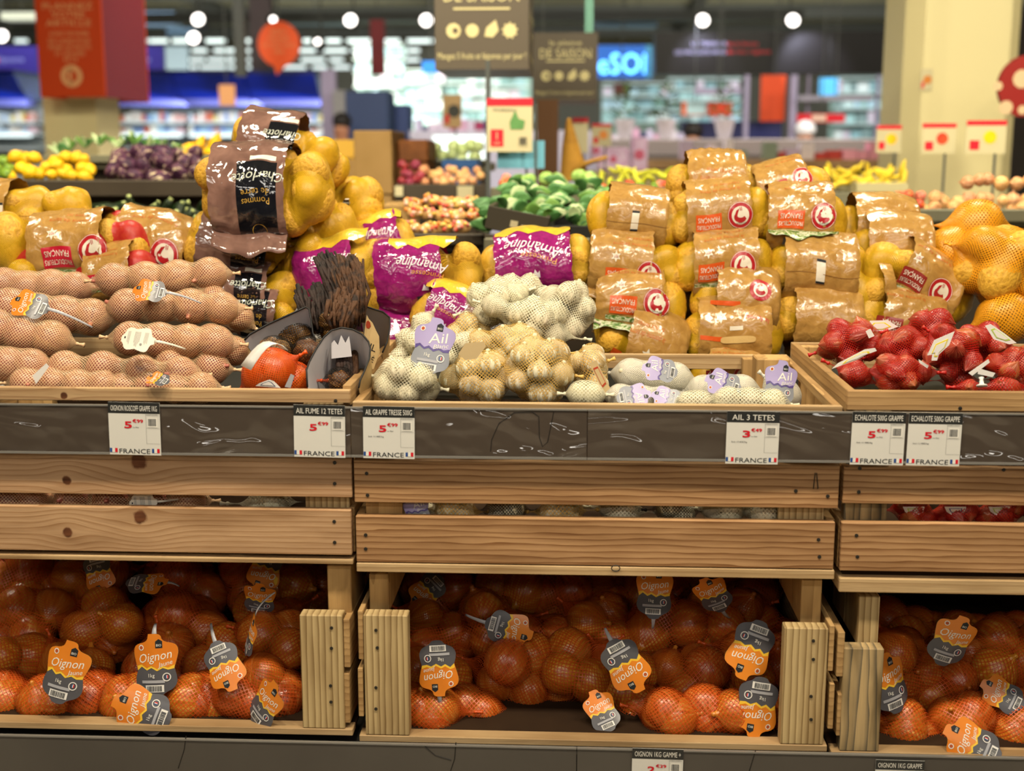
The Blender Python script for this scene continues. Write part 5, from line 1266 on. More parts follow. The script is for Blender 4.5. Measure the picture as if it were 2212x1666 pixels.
def round_sign(label, cx, cy, r, Y, mat, tail=True, txt=None, group=None):
    c = P(cx, cy, Y); s = ppx(c)*1.0; R = r*s; e = empty('round_sign', c, label, 'sign', group)
    pts = [(R*math.cos(t), R*1.04*math.sin(t)) for t in np.linspace(-1.30, 4.45, 40)]
    if tail: pts += [(-.15*R, -1.42*R)]
    part(e, c, 'disc', lambda m: m.prism([(c.x+a, c.z+b) for a, b in pts], Y, Y+.03, mat))
    if txt:
        A = Art()
        for t, y, ww, mt in txt: A.text(t, 0, y*R, .16*R, mt, w=ww*R, L=1)
        mb = MB(); A.emit(mb, lambda u, v, e_: (c.x+u, Y-e_, c.z+v), eps=.003); mb.build('printed_lettering', e, origin=c)
    part(e, c, 'suspension_wire', lambda m: m.tube([(c.x, Y+.015, c.z+R*1.04), (c.x, Y+.015, CEIL)], .006, C_BEAM, 5))
    return e
round_sign('round orange hanging sign shaped like a speech balloon', 602, 95, 46, 13.0, flat('balloon_orange', 'E0531C', .5), txt=[('BIEN', .55, .7, S_TAN), ('MANGER', .25, 1.0, S_TAN), ('ICI CHEZ NOUS', -.05, 1.5, S_TAN), ('100%', -.35, .5, S_TAN)])
e = round_sign('round red sign with pale spots at the right edge', 2222, 186, 64, 5.6, flat('sign_red', '8E1A12', .5), tail=False)
c = e.location.copy()
def spots(m):
    A = Art()
    for x, y, r in ((-.13, .0, .02), (-.09, -.09, .03), (-.02, -.1, .02), (-.03, .03, .04)): A.circ(x, y, r, flat('sign_cream', 'D2B48C', .5), 1, 10)
    A.emit(m, lambda u, v, e_: (c.x+u, 5.6-e_, c.z+v), eps=.003)
part(e, c, 'printed_lettering', spots)
solo('hanging_banner', 'narrow dark red banner hanging near the centre left', 'banner', 801, 42, 830, 162, 15, .03, flat('banner_wine', '7E2026', .5))
S_BR = flat('sign_brown', '544A3C', .5, .25); S_BR2 = flat('sign_brown_side', '5E5648', .5); S_CR = flat('sign_cream_print', 'C4B682', .5)
def brown_sign(label, x0, x1, x2, y1, Y, dep, htop, lines, icons, group):
    z0 = P((x0+x1)/2, y1, Y).z; xa, xb = P(x0, y1, Y).x, P(x1, y1, Y).x; c = Vector(((xa+xb)/2, Y+dep/2, z0)); e = empty('hanging_sign', c, label, 'sign', group); w_ = xb-xa
    part(e, c, 'sign_box', lambda m: m.box(xa, Y, z0, xb, Y+dep, z0+htop, S_BR))
    A = Art()
    for t, y, h, ww in lines: A.text(t, 0, y*w_, h*w_, S_CR, w=ww*w_, L=1)
    for k, sh in enumerate(('A', 'B', 'C', 'D')):
        x = (-.30+.2*k)*w_; y = icons*w_
        if k == 0: A.circ(x, y, .08*w_, S_CR, 1, 9).circ(x+.02*w_, y, .03*w_, S_BR, 2, 8)
        elif k == 1: A.circ(x, y, .07*w_, S_CR, 1, 12)
        elif k == 2: A.poly([(x-.07*w_, y-.06*w_), (x-.05*w_, y+.03*w_), (x+.05*w_, y+.11*w_), (x+.08*w_, y+.0*w_), (x+.02*w_, y-.07*w_)], S_CR, 1)
        else: A.star(x, y, .09*w_, S_CR, 1, 9, .7)
    A.rect(-.3*w_, (icons+.215)*w_, .3*w_, (icons+.235)*w_, S_CR, 1)
    mb = MB(); A.emit(mb, lambda u, v, e_: ((xa+xb)/2+u, Y-e_, z0+v), eps=.002)
    A2 = Art(); A2.text('Fruits', 0, .16*w_, .07*w_, S_CR, w=dep*.6, L=1).circ(0, icons*w_, .06*w_, S_CR, 1, 10).text('DE SAISON', 0, .58*w_, .09*w_, S_CR, w=dep*.8, L=1)
    A2.emit(mb, lambda u, v, e_: (xb+e_, Y+dep/2+u, z0+v), eps=.002)
    mb.build('printed_lettering', e, origin=c)
    part(e, c, 'suspension_wire', lambda m: [m.tube([(x, Y+dep/2, z0+htop), (x, Y+dep/2, CEIL)], .003, C_BEAM, 5) for x in (xa+.04, xb-.04)])
    return e
brown_sign('large brown hanging sign with four cream icons, in front', 940, 1142, 1178, 150, 4.6, .5, .62, [('Mangez 5 fruits et légumes par jour !', .13, .07, .94), ('DE SAISON', .76, .13, .8)], .40, 'brown seasonal signs')
brown_sign('smaller brown hanging sign reading DE SAISON, behind the large one', 1152, 1290, 1312, 218, 6.2, .5, .32, [('DE SAISON', .72, .15, .8), ('Mangez 5 fruits et légumes par jour !', .12, .06, .94), ('la pleine', .87, .07, .5)], .38, 'brown seasonal signs')
solo('hanging_strip', 'pale mint strip hanging beside the brown sign', 'banner', 1264, -40, 1282, 78, 6.5, .01, flat('mint_strip', '8CCBB4', .5))
S_BLU = flat('sign_blue', '0E63C4', .35, emit=.8); S_SKY = flat('sign_sky', '8ED4FF', .35, emit=1.6)
solo('lit_sign', 'lit blue sign with white letters left of the dark fascia', 'sign', 1280, 98, 1412, 168, 16, .15, S_BLU, art=lambda A, w_, h_: A.text('eSOI', -.02*w_, -.06*h_, .66*h_, S_SKY, w=.78*w_, L=1).text('eSOI', -.01*w_, -.06*h_, .66*h_, S_SKY, w=.78*w_, L=1).rect(.36*w_, -.5*h_, .5*w_, .5*h_, flat('sign_side', '4C9CC8', .4, emit=.5), 1))
F_DK = flat('fascia_black', '120F0D', .4, .2)
def fas(A, w_, h_):
    A.text('LE TERROIR', -.285*w_, .22*h_, .10*h_, flat('fascia_lilac', 'A9A6C8', .5), w=.14*w_, L=1).text('de la ferme', -.155*w_, .22*h_, .10*h_, M_REDP, w=.12*w_, L=1)
    A.text('LES PRODUITS FRAIS', -.32*w_, .02*h_, .10*h_, flat('fascia_lilac', '', 0), w=.2*w_, L=1).text('de nos regions', -.13*w_, .02*h_, .10*h_, M_REDP, w=.17*w_, L=1)
solo('fascia_board', 'long black fascia board with white and red lettering over the counter', 'sign', 1414, 68, 1968, 160, 13, .5, F_DK, art=fas)
spot('fascia_spot', P(1522, 30, 12.4), P(1522, 150, 13), 45, 60, (.75, .75, 1)); spot('fascia_spot', P(1750, 30, 12.4), P(1750, 150, 13), 90, 60, (.75, .75, 1))
M_LAMP = flat('lamp_glow', 'FFF8F2', .3, emit=5); M_TUBE = flat('tube_glow', 'E6F6F6', .3, emit=1.2)
for i, (x, y) in enumerate(((428, 42), (757, 44), (921, 44), (1518, 44), (1713, 44), (4, 78), (276, 76), (418, 82), (590, 42), (686, 90))):
    c = P(x, y, 14.0); mb = MB(); Mx = Matrix.Translation(c) @ Matrix.Rotation(math.radians(78), 4, 'X')
    mb.lathe([(.02, -.2), (.06, -.19), (.07, -.02), (.078, 0)], C_BEAM, 14, Mx); e = empty('ceiling_spotlight', c, 'round white spotlight on the ceiling track', 'spotlight', 'white spotlights on the ceiling track'); mb.build('housing', e, smooth=True, origin=c)
    m2 = MB(); r_ = .066 if i < 8 else .035; m2.lathe([(.001, .004), (r_*.7, .006), (r_, .002), (.001, 0.001)], M_LAMP, 14, Mx); m2.build('lens', e, origin=c)
    part(e, c, 'stem', lambda m: m.tube([c+Vector((0, .2, .05)), c+Vector((0, .2, 0)) + Vector((0, 0, CEIL-c.z))], .012, C_BEAM, 6))
struct('trim_11', lambda m: m.box(-9, 14.15, CEIL-.5, 9, 14.25, CEIL-.36, C_BEAM)); struct('trim_12', lambda m: m.box(-9, 17.2, P(500, 30, 17.2).z-.1, 3, 17.5, P(500, 30, 17.2).z+.02, C_BEAM))
R = random.Random(5); k = 0
for y, Y, segs in ((88, 30, [(18, 55), (285, 315), (322, 360), (372, 425), (445, 485), (525, 550), (655, 700), (705, 735), (750, 805), (828, 862), (880, 935)]),
                   (109, 33, [(415, 445), (462, 512), (525, 548), (648, 680), (692, 748), (760, 795), (828, 865), (880, 905)]),
                   (129, 36, [(405, 440), (448, 512), (528, 548), (650, 700), (712, 740), (780, 806), (832, 858), (860, 905)]),
                   (145, 38, [(403, 425), (432, 490), (495, 512), (525, 550), (600, 660), (675, 705), (720, 755)])):
    for a, b in segs:
        solo('ceiling_light', 'white tube light in the rows far back over the aisles', 'ceiling light', a, y-3.5, b, y+3.5, Y, .12, M_TUBE, group='tube lights over the far aisles')
solo('ceiling_light', 'slanting tube light at the top left corner', 'ceiling light', 2, 26, 74, 42, 12, .2, flat('tube_dim', 'C8D0C0', .4, emit=.6))
C_DUCT = flat('duct_blue', '86A6C6', .5, .4)
for x0, y0, x1, y1, Y, lab in ((222, 26, 376, 55, 21, 'pale blue air duct left of the centre'), (612, 28, 738, 50, 20, 'pale blue air duct over the round orange sign'), (360, 60, 415, 78, 22, 'short pale blue duct below the left duct'), (1290, 25, 1470, 38, 18, 'long thin blue duct above the lit blue sign'), (1285, 45, 1420, 56, 18.6, 'lower thin blue duct above the lit sign')):
    solo('air_duct', lab, 'duct', x0, y0, x1, y1, Y, .4, C_DUCT)
solo('black_post', 'black vertical post between blue duct and orange sign', 'post', 508, -60, 522, 165, 12.4, .08, C_BEAM)
solo('grey_post', 'grey mauve post behind the round orange sign', 'post', 543, -60, 580, 165, 16, .2, flat('mauve_post', '6E6266', .6))

# ------------------------------------------------------------------ left fridges with the blue canopy
F_BL = flat('canopy_blue', '0A28A0', .25, .5); F_BL2 = flat('canopy_navy', '0A1450', .35); F_LIL = flat('canopy_lilac', '5C5EA8', .5); F_FR = flat('fridge_frame', 'A9A4AE', .5); F_IN = flat('fridge_inside', 'D8E2E4', .5, .3)
def fridge(label, x0, x1, Y, seed):
    xa, xb = P(x0, 300, Y).x, P(x1, 300, Y).x; z = lambda r_: P((x0+x1)/2, r_, Y).z
    o = Vector(((xa+xb)/2, Y+.5, 0)); e = empty('refrigerated_cabinet', o, label, 'fridge', 'refrigerated cabinets under the blue canopy')
    part(e, o, 'canopy', lambda m: m.add([(xa, Y-.5, z(165)), (xb, Y-.5, z(165)), (xb, Y-.15, z(214)), (xa, Y-.15, z(214)), (xa, Y+.6, z(165)), (xb, Y+.6, z(165)), (xb, Y+.6, z(214)), (xa, Y+.6, z(214))], [(0, 1, 2, 3), (4, 7, 6, 5), (0, 4, 5, 1), (3, 2, 6, 7), (0, 3, 7, 4), (1, 5, 6, 2)], F_BL))
    part(e, o, 'canopy_cap', lambda m: m.box(xa, Y-.5, z(165)+.002, xb, Y+.6, z(157), F_BL2))
    part(e, o, 'light_rail', lambda m: m.box(xa, Y-.16, z(230), xb, Y+.1, z(215), F_LIL))
    part(e, o, 'back_panel', lambda m: m.box(xa, Y+.62, .5, xb, Y+.66, z(214), F_IN))
    part(e, o, 'base', lambda m: m.box(xa, Y-.25, .02, xb, Y+.6, .55, F_FR))
    for r_ in (262, 288, 318): part(e, o, 'shelf', lambda m: m.box(xa+.02, Y+.05, z(r_)-.03, xb-.02, Y+.61, z(r_), F_IN))
    part(e, o, 'light_strip', lambda m: m.box(xa+.05, Y-.02, z(296), xb-.05, Y+.03, z(289), M_TUBE))
    return e
for i, (a, b, lb) in enumerate(((-80, 75, 'left of the pillar'), (250, 400, 'right of the pillar'), (402, 550, 'in the middle'), (552, 700, 'at the right end'))):
    fridge('refrigerated cabinet under the blue canopy, ' + lb, a, b, 16, i)
PALE = ['C8D8E8', 'E8E0D8', 'D8A8A0', 'A8C8E0', 'D06848', 'E0D088', '90A8D8', 'F0EFE8', '7898C8', 'D8B8C0']
def goods(x0, x1, row_, Y, hmin, hmax, wmin, wmax, group, label, seed, cols=PALE, name='packet', cat='packet'):
    R = random.Random(seed); x = x0
    while x < x1:
        w_ = R.uniform(wmin, wmax)
        solo(name, label, cat, x, row_-R.uniform(hmin, hmax), x+w_, row_, Y, .15, flat('pk_'+(c_ := R.choice(cols)), c_, .4), group=group); x += w_+R.uniform(.5, 3)
for a, b in ((-40, 72), (252, 398), (404, 548), (554, 698)):
    goods(a+4, b-3, 262, 16.12, 12, 22, 7, 13, 'packets on the upper fridge shelf', 'pale packet on the upper shelf of a refrigerated cabinet', a)
    goods(a+4, b-3, 288, 16.12, 9, 17, 8, 16, 'packets on the lower fridge shelf', 'pale packet on the lower shelf of a refrigerated cabinet', a+1)
S_PUR = flat('sign_violet', '3A2E7E', .4); S_PURT = flat('sign_violet_text', '9A98D8', .4)
solo('hanging_sign', 'violet sign with lilac word at the far left', 'sign', -60, 100, 78, 160, 20, .1, S_PUR, art=lambda A, w_, h_: A.text('Epicerie', .12*w_, 0, .2*h_, S_PURT, w=.38*w_, L=1).circ(-.12*w_, 0, .1*h_, M_REDP, 1, 8))
solo('hanging_sign', 'violet sign with lilac word right of the left pillar', 'sign', 262, 100, 352, 160, 20, .1, S_PUR, art=lambda A, w_, h_: A.text('Epicerie', -.1*w_, 0, .2*h_, S_PURT, w=.6*w_, L=1))
solo('hanging_sign', 'small tan card hanging under the blue canopy', 'card', 474, 183, 507, 228, 12, .01, S_TAN)
solo('partition', 'dark teal grey partition behind the violet sign', 'partition', 352, 100, 405, 168, 24, .1, flat('teal_grey', '4A5860', .5))
for x in (60, 400, 537, 672):
    spot('canopy_spot', P(x, 150, 14.9), P(x, 200, 15.6), 12, 50, (.8, .8, 1), blend=.8)
for x in (30, 330, 480, 630): area('cabinet_lamp', P(x, 225, 15.7), P(x, 285, 16.4), 1.0, .1, 3, (.85, .95, 1))
# ------------------------------------------------------------------ far mint shelving, centre
M_MINT = flat('mint_backwall', 'BFE0D8', .5); M_MINTS = flat('mint_shelf', 'DCEEEA', .4)
MINTC = ['D8F0F0', 'B8E0E0', 'F0F8F8', '90B8B8', 'C8E8F8', '8FA8A8', 'E8D8E8', 'A0C8D0']
def shelving(label, x0, x1, y0, y1, Y, n, seed):
    xa, xb = P(x0, y1, Y).x, P(x1, y1, Y).x; xm = (x0+x1)/2; o = Vector(((xa+xb)/2, Y+.3, 0)); e = empty('shelving_unit', o, label, 'shelving', 'bright shelving units at the back of the hall')
    part(e, o, 'back_panel', lambda m: m.box(xa, Y+.4, 0, xb, Y+.45, P(xm, y0, Y).z, M_MINT))
    for k in range(n+1):
        r_ = y0+(y1-y0)*k/n; part(e, o, 'shelf', lambda m: m.box(xa, Y, P(xm, r_, Y).z-.03, xb, Y+.399, P(xm, r_, Y).z, M_MINTS))
    R = random.Random(seed)
    for k in range(1, n+1):
        r_ = y0+(y1-y0)*k/n; st = (y1-y0)/n
        goods(x0+3, x1-12, r_, Y+.02, st*.45, st*.8, 12, 26, 'pale goods on the bright far shelving', 'pale packet on the bright shelving units far behind', seed+k, MINTC)
shelving('bright shelving unit at the back, left of the navy cabinet top', 765, 872, 95, 215, 26, 4, 40)
shelving('bright shelving unit at the back, above the navy cabinet', 875, 960, 150, 262, 26, 4, 50)
shelving('bright shelving unit at the back, behind the kraft price card', 962, 1058, 150, 262, 26, 4, 60)
shelving('bright shelving unit at the back, under the brown signs', 1060, 1145, 160, 262, 26, 4, 70)
shelving('bright shelving unit at the back, under the lit blue sign', 1300, 1440, 178, 262, 22, 3, 80)
shelving('bright shelving unit at the back, left of the orange flag', 1442, 1600, 168, 262, 22, 4, 90)
shelving('bright shelving unit at the back, under the fascia near the pillar', 1800, 1990, 165, 300, 22, 4, 95)
solo('cabinet', 'navy blue cabinet standing behind the vegetable stalls', 'cabinet', 748, 196, 838, 330, 12.6, .5, flat('navy_cabinet', '2E3C5E', .5), bev=.01)
solo('cabinet', 'narrower navy cabinet right of the big navy cabinet', 'cabinet', 842, 225, 882, 330, 13.2, .4, flat('navy_cabinet2', '3A4A7A', .5), bev=.01)
solo('white_post', 'lilac white door post at the end of the blue canopy', 'post', 696, 150, 724, 280, 14.6, .1, flat('lilac_post', 'B0A4C4', .5))
solo('divider', 'grey white divider beside the lilac post', 'divider', 720, 195, 746, 270, 14.4, .1, flat('greywhite_panel', 'A4A2A4', .5))
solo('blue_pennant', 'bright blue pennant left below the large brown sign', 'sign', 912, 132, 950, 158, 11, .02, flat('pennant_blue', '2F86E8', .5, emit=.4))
# right service counter zone
solo('sign_panel', 'orange flag hanging below the black fascia', 'flag', 1641, 162, 1698, 262, 12.8, .02, flat('flag_orange', 'DB4A1A', .5))
for i, (x, w_, lab) in enumerate(((1604, 16, 'left'), (1702, 22, 'centre'), (1740, 10, 'thin'), (1888, 14, 'right'))):
    solo('canopy_post', 'lilac grey canopy post of the counter, %s one' % lab, 'post', x, 162, x+w_, 345, 12.4, .08, flat('counter_lilac', '9A92B0', .5), group='lilac posts of the service counter')
solo('counter_beam', 'lilac cross beam under the black fascia', 'beam', 1500, 190, 1602, 204, 12.4, .06, flat('counter_lilac', '', 0))
solo('counter_beam', 'pale grey beam under the fascia right of the centre post', 'beam', 1726, 206, 1886, 218, 12.3, .06, flat('counter_grey', '8E8A9A', .5))
solo('blue_screen', 'sky blue screen under the black fascia', 'screen', 1770, 168, 1812, 206, 12.6, .04, flat('screen_sky', '58B8F4', .4, emit=.8))
solo('red_board', 'red lit board with pale middle under the counter beam', 'sign', 1722, 246, 1826, 264, 12.2, .03, M_REDP, art=lambda A, w_, h_: A.rect(-.2*w_, -.4*h_, .1*w_, .4*h_, flat('board_pale', 'D8B8A8', .5), 1))
solo('red_board', 'orange red board hanging left of the orange flag', 'sign', 1530, 222, 1582, 250, 12.5, .03, flat('board_red', 'C83A1C', .5))
solo('red_board', 'pale blue board with orange edges at the counter', 'sign', 1472, 220, 1528, 250, 12.6, .03, flat('board_orange', 'D86A44', .5), art=lambda A, w_, h_: A.rect(-.3*w_, -.4*h_, .45*w_, .5*h_, flat('board_iceblue', 'B4D4DC', .5), 1))
solo('red_board', 'small dark red board under the lit blue sign', 'sign', 1326, 180, 1358, 206, 14, .03, flat('board_wine', '6E3434', .5))
solo('navy_cabinet', 'dark navy counter front behind the workers', 'counter', 1470, 262, 1690, 345, 13.6, .5, flat('navy_front', '26284E', .5))
solo('service_counter', 'long pale pink grey service counter with a timber edge', 'counter', 1300, 300, 1900, 338, 9.6, .6, flat('counter_pinkgrey', '948A8C', .5), bev=.01)
def table():
    e = empty('long_table', (P(1680, 345, 8.6).x, 9, 0), 'long timber table with open shelves in front of the service counter', 'table'); o = e.location.copy(); zt_ = P(1680, 345, 8.6).z; x0, x1 = P(1400, 350, 8.6).x, P(1950, 350, 8.6).x
    mt = flat('table_timber', 'A9855E', .6, var='96744E')
    part(e, o, 'tabletop', lambda m: m.box(x0, 8.6, zt_-.06, x1, 9.4, zt_, mt))
    for px in (1405, 1490, 1648, 1800, 1940):
        x = P(px, 350, 8.6).x; part(e, o, 'leg', lambda m: m.box(x-.035, 8.62, 0, x+.035, 8.69, zt_-.0605, mt)); 
    part(e, o, 'lower_shelf', lambda m: m.box(x0, 8.7, zt_-.5, x1, 9.39, zt_-.47, mt)); part(e, o, 'back_panel', lambda m: m.box(x0, 9.401, 0, x1, 9.42, zt_-.0605, flat('table_back_dark', '2A2622', .7)))
table()
MIX = ['B8A8C8', 'D898B0', 'C8B8D8', 'E8D8E8', '6878A8', 'C0707E', 'D8D0D8', '7A8A7A']
goods(1470, 1600, 345, 8.75, 16, 50, 14, 34, 'packets on the long table', 'pale lilac packet standing on the long timber table', 5, MIX)
goods(1650, 1960, 345, 8.75, 12, 44, 14, 34, 'packets on the long table', 'pale lilac packet standing on the long timber table', 6, MIX+['4868C8', 'B03830'])
goods(1290, 1470, 300, 12.2, 8, 24, 10, 24, 'packets on the far lilac counter', 'small pink or lilac packet on the far counter behind the vegetables', 7, ['D8A8C8', 'C8C0E0', 'E890A8', 'E8E0F0', '303C6C'])
goods(895, 1050, 282, 12.8, 8, 26, 12, 28, 'packets on the far lilac counter', 'small pink or lilac packet on the far counter behind the vegetables', 8, ['D8A8C8', 'C8C0E0', 'A02858', 'D8C8E0', '303C6C'])
solo('long_counter', 'long lilac grey counter with packets, right of the navy cabinets', 'counter', 885, 282, 1300, 300, 12.6, .6, flat('lilac_counter', 'B8B2C4', .5))
solo('far_fridge_light', 'white light bar of the far fridge behind the kraft cards', 'light bar', 935, 293, 1048, 303, 11.8, .06, M_TUBE)
solo('long_counter', 'lilac grey counter under the small pink packets on the right', 'counter', 1290, 300, 1470, 318, 12.0, .6, flat('lilac_counter', '', 0))
for x, lab in ((1350, 'left'), (1438, 'middle'), (1565, 'right')):
    c = P(x, 266, 9.8); e = empty('potted_shrub', c, 'small dark green potted shrub, %s of the three behind the counter' % lab, 'plant', 'potted shrubs behind the counter'); mb = MB(); R = random.Random(x)
    for q in range(90):
        a, hh = R.uniform(0, 6.28), R.random(); rr = .11*(1-hh)**.7+.01; p = c + Vector((rr*math.cos(a), rr*math.sin(a), .03+hh*.26)); d = Vector((math.cos(a), math.sin(a), .5))*.05; t_ = Vector((-math.sin(a), math.cos(a), 0))*.015
        mb.add([p-t_, p+t_, p+d], [(0, 1, 2)], flat('shrub_green', '55703E', .6))
    mb.build('foliage', e, origin=c); part(e, c, 'pot', lambda m: m.lathe([(.05, -.12), (.075, 0), (.08, .03), (.01, .03)], flat('pot_white', 'CFC8D4', .4), 12, Matrix.Translation(c)))

# ------------------------------------------------------------------ people far behind
SKIN = flat('skin_tone', 'A87458', .5)
def person(label, px, top, Y, shirt, hairc, cap=None, seed=0):
    z = P(px, top, Y).z; x = P(px, top, Y).x; h = z; e = empty('person', (x, Y, 0), label, 'person')
    def sk(name, verts, edges, rad, mat, sub=1, rootv=0):
        me = bpy.data.meshes.new(name); me.from_pydata(verts, edges, []); ob = bpy.data.objects.new(name, me); COL.objects.link(ob); ob.parent = e; me.materials.append(mat)
        md = ob.modifiers.new('skin', 'SKIN'); md.use_smooth_shade = True; me.skin_vertices.new() if not me.skin_vertices else None
        for i, r_ in enumerate(rad): me.skin_vertices[0].data[i].radius = (r_[0]*h, r_[1]*h)
        me.skin_vertices[0].data[rootv].use_root = True
        s_ = ob.modifiers.new('sub', 'SUBSURF'); s_.levels = sub; s_.render_levels = sub; return ob
    V = [(0, 0, .52), (0, 0, .66), (0, 0, .79), (0, 0, .86), (0, -.005, .905), (0, -.01, .955),
         (.11, 0, .80), (.135, -.02, .64), (.12, -.12, .56), (.11, -.16, .55), (-.11, 0, .80), (-.135, -.02, .64), (-.12, -.12, .56), (-.11, -.16, .55),
         (.05, 0, .48), (.055, -.01, .27), (.055, .01, .04), (.055, -.07, .02), (-.05, 0, .48), (-.055, .01, .27), (-.055, .02, .04), (-.055, -.06, .02)]
    E = [(0, 1), (1, 2), (2, 3), (3, 4), (4, 5), (2, 6), (6, 7), (7, 8), (8, 9), (2, 10), (10, 11), (11, 12), (12, 13), (0, 14), (14, 15), (15, 16), (16, 17), (0, 18), (18, 19), (19, 20), (20, 21)]
    Rd = [(.075, .06), (.07, .055), (.08, .055), (.028, .03), (.045, .055), (.042, .05), (.035, .035), (.026, .026), (.02, .02), (.02, .012), (.035, .035), (.026, .026), (.02, .02), (.02, .012),
          (.05, .055), (.035, .04), (.024, .026), (.024, .016), (.05, .055), (.035, .04), (.024, .026), (.024, .016)]
    V = [(a*h, b*h, c_*h) for a, b, c_ in V]
    sk('body', V, E, Rd, SKIN)
    idx = [0, 1, 2, 6, 7, 8, 10, 11, 12]; mp = {a: i for i, a in enumerate(idx)}
    sk('jacket', [V[i] for i in idx], [(mp[a], mp[b]) for a, b in E if a in mp and b in mp], [(Rd[i][0]*1.18+.004, Rd[i][1]*1.18+.004) for i in idx], flat('cloth_'+shirt, shirt, .8))
    idx2 = [0, 14, 15, 16, 18, 19, 20]; mp = {a: i for i, a in enumerate(idx2)}
    sk('trousers', [V[i] for i in idx2], [(mp[a], mp[b]) for a, b in E if a in mp and b in mp], [(Rd[i][0]*1.15+.003, Rd[i][1]*1.15+.003) for i in idx2], flat('cloth_dark', '22242C', .8))
    mb = MB(); blob(mb, flat('hair_'+hairc, hairc, .6), 3, .05); mb.v = [Vector((p.x*.05*h, p.y*.06*h+.008*h, p.z*.045*h+.962*h)) for p in mb.v]; mb.build('hair' if not cap else 'cap', e, smooth=True)
    mb = MB()
    for sx in (-1, 1): mb.lathe([(.0005, 0), (.004*h, .001*h), (.0005, .002*h)], flat('eye_dark', '1C1614', .3), 8, Matrix.Translation((sx*.018*h, -.064*h, .93*h)) @ Matrix.Rotation(math.pi/2, 4, 'X'))
    mb.tube([(0, -.062*h, .93*h), (0, -.074*h, .915*h), (0, -.064*h, .908*h)], .006*h, SKIN, 6); mb.tube([(-.012*h, -.063*h, .893*h), (0, -.066*h, .891*h), (.012*h, -.063*h, .893*h)], .003*h, flat('lip', '8A4A44', .5), 6)
    mb.build('face_features', e)
    return e
person('person in dark clothes with dark hair, standing behind the stalls on the left', 737, 245, 12.0, '1E2420', '1A1512')
person('person with dark hair in a dark jacket at the counter on the right', 1497, 266, 10.8, '221E26', '1C1614')
person('person wearing a white cap behind the counter on the right', 1740, 262, 11.0, '6A6478', 'E8E8F0', cap=True)

# ------------------------------------------------------------------ market stalls in the middle distance
M_STALL = flat('stall_dark', '443A2C', .6, .3, var='3C3226', varsc=3); M_STALL2 = flat('stall_grey', '6E6A54', .6); M_CARD = flat('card_cream', 'C4B890', .5); M_KR = flat('carton_kraft', 'A6824E', .7, var='96743F', varsc=4)
PILES = {}
def pile(name, label, group, cat, data, rects, rpx, Y0, Y1, seed, asp=(1, 1, 1), dens=1.0, tilt=1.0, hump=0.0, keep=None):
    """things heaped on a stall: rows climb away from the viewer"""
    R = random.Random(seed)
    for (x0, y0, x1, y1) in rects:
        ys = y1 - rpx*.8; nr = max(1, round((y1-y0)/(rpx*1.25)))
        for r_ in range(nr):
            t = r_/max(1, nr-1); yy = y1 - rpx*.7 - t*(y1-y0-rpx*1.4); n = max(1, int((x1-x0)/(rpx*1.75)*dens))
            for i in range(n):
                fx = (i+.5+(.5 if r_ % 2 else 0)*.9+R.uniform(-.4, .4))/(n+.5); lim = 1 - hump*abs(2*fx-1)**2
                if t > lim: continue
                x = x0 + (x1-x0)*fx; Y = Y0+(Y1-Y0)*t + R.uniform(-.02, .02); p = P(x, yy + R.uniform(-.45, .45)*rpx, Y); s = ppx(p)*rpx*R.uniform(.85, 1.12)
                d = data[R.randrange(len(data))] if isinstance(data, list) else data
                o = inst(name, d, None, m4(p, Euler((R.uniform(-1, 1)*tilt*1.5, R.uniform(-1, 1)*tilt*1.5, R.uniform(0, 6.28))), (s*asp[0], s*asp[1], s*asp[2])))
                tag(o, label, cat, group)
def lemon_fn(m): m.lathe([(.02, -1.3), (.14, -1.2), (.3, -1.05), (.7, -.75), (.95, -.3), (1, .1), (.9, .5), (.62, .85), (.3, 1.08), (.16, 1.25), (.02, 1.32)], S_LEMON, 16)
LEM = unit('lemon', lemon_fn, 0)
S_RAD = streaky('radicchio_leaf', [(.42, '33182E'), (.56, '5A2E48'), (.66, 'C8B490')], 2.2, .5, .3, z=1.6)
RAD = [unit('radicchio', lambda m, q=q: blob(m, S_RAD, q, .16, 20, 14), 0) for q in (11, 12)]
S_ZUC = streaky('zucchini_skin', [(.3, '0E160A'), (.6, '1C2C10'), (.85, '48622A')], 4, .35, .3)
def zuc_fn(m):
    m.lathe([(.3, -3.1), (.8, -3.0), (1, -2.6), (1.0, 1.5), (.8, 2.4), (.45, 2.7)], S_ZUC, 12); m.lathe([(.44, 2.69), (.5, 3.2), (.05, 3.22)], flat('zucchini_end', 'A8B070', .7), 8)
    m.lathe([(.02, -3.14), (.32, -3.12), (.3, -3.09)], flat('zucchini_end', '', 0), 8)
ZUC = unit('zucchini', zuc_fn, 0)
S_APR = streaky('light_onion_skin', [(.3, 'BE7A48'), (.5, 'DE9E66'), (.8, 'F2CE9C')], 4, .35, .5); S_RON = streaky('red_onion_skin', [(.3, '6E1426'), (.6, '9E2C40'), (.8, 'C05A66')], 4, .3, .5)
S_TOM = speck('apple_red', 'C8402C', 'DE8A3A', 2.0, .3); S_GRN = speck('pepper_green', '7E9A2E', '4E7A28', 2.0, .3); S_PCH = speck('peach_pink', 'D8705E', 'E8A070', 2.0, .4)
AP = unit('light_onion', lambda m: onion_fn(m, S_APR), 0); RO = unit('red_onion', lambda m: onion_fn(m, S_RON), 0)
def apple_fn(mt):
    def f(m): m.lathe([(.02, -.62), (.3, -.8), (.7, -.75), (.95, -.3), (1, .1), (.9, .5), (.6, .8), (.3, .86), (.08, .68)], mt, 16); m.tube([(0, 0, .66), (.03, 0, .85), (.08, .02, 1.02)], .035, S_ROOT, 5)
    return f
APL = [unit('apple', apple_fn(S_TOM), 0), unit('apple', apple_fn(S_GRN), 0), unit('apple', apple_fn(S_PCH), 0)]
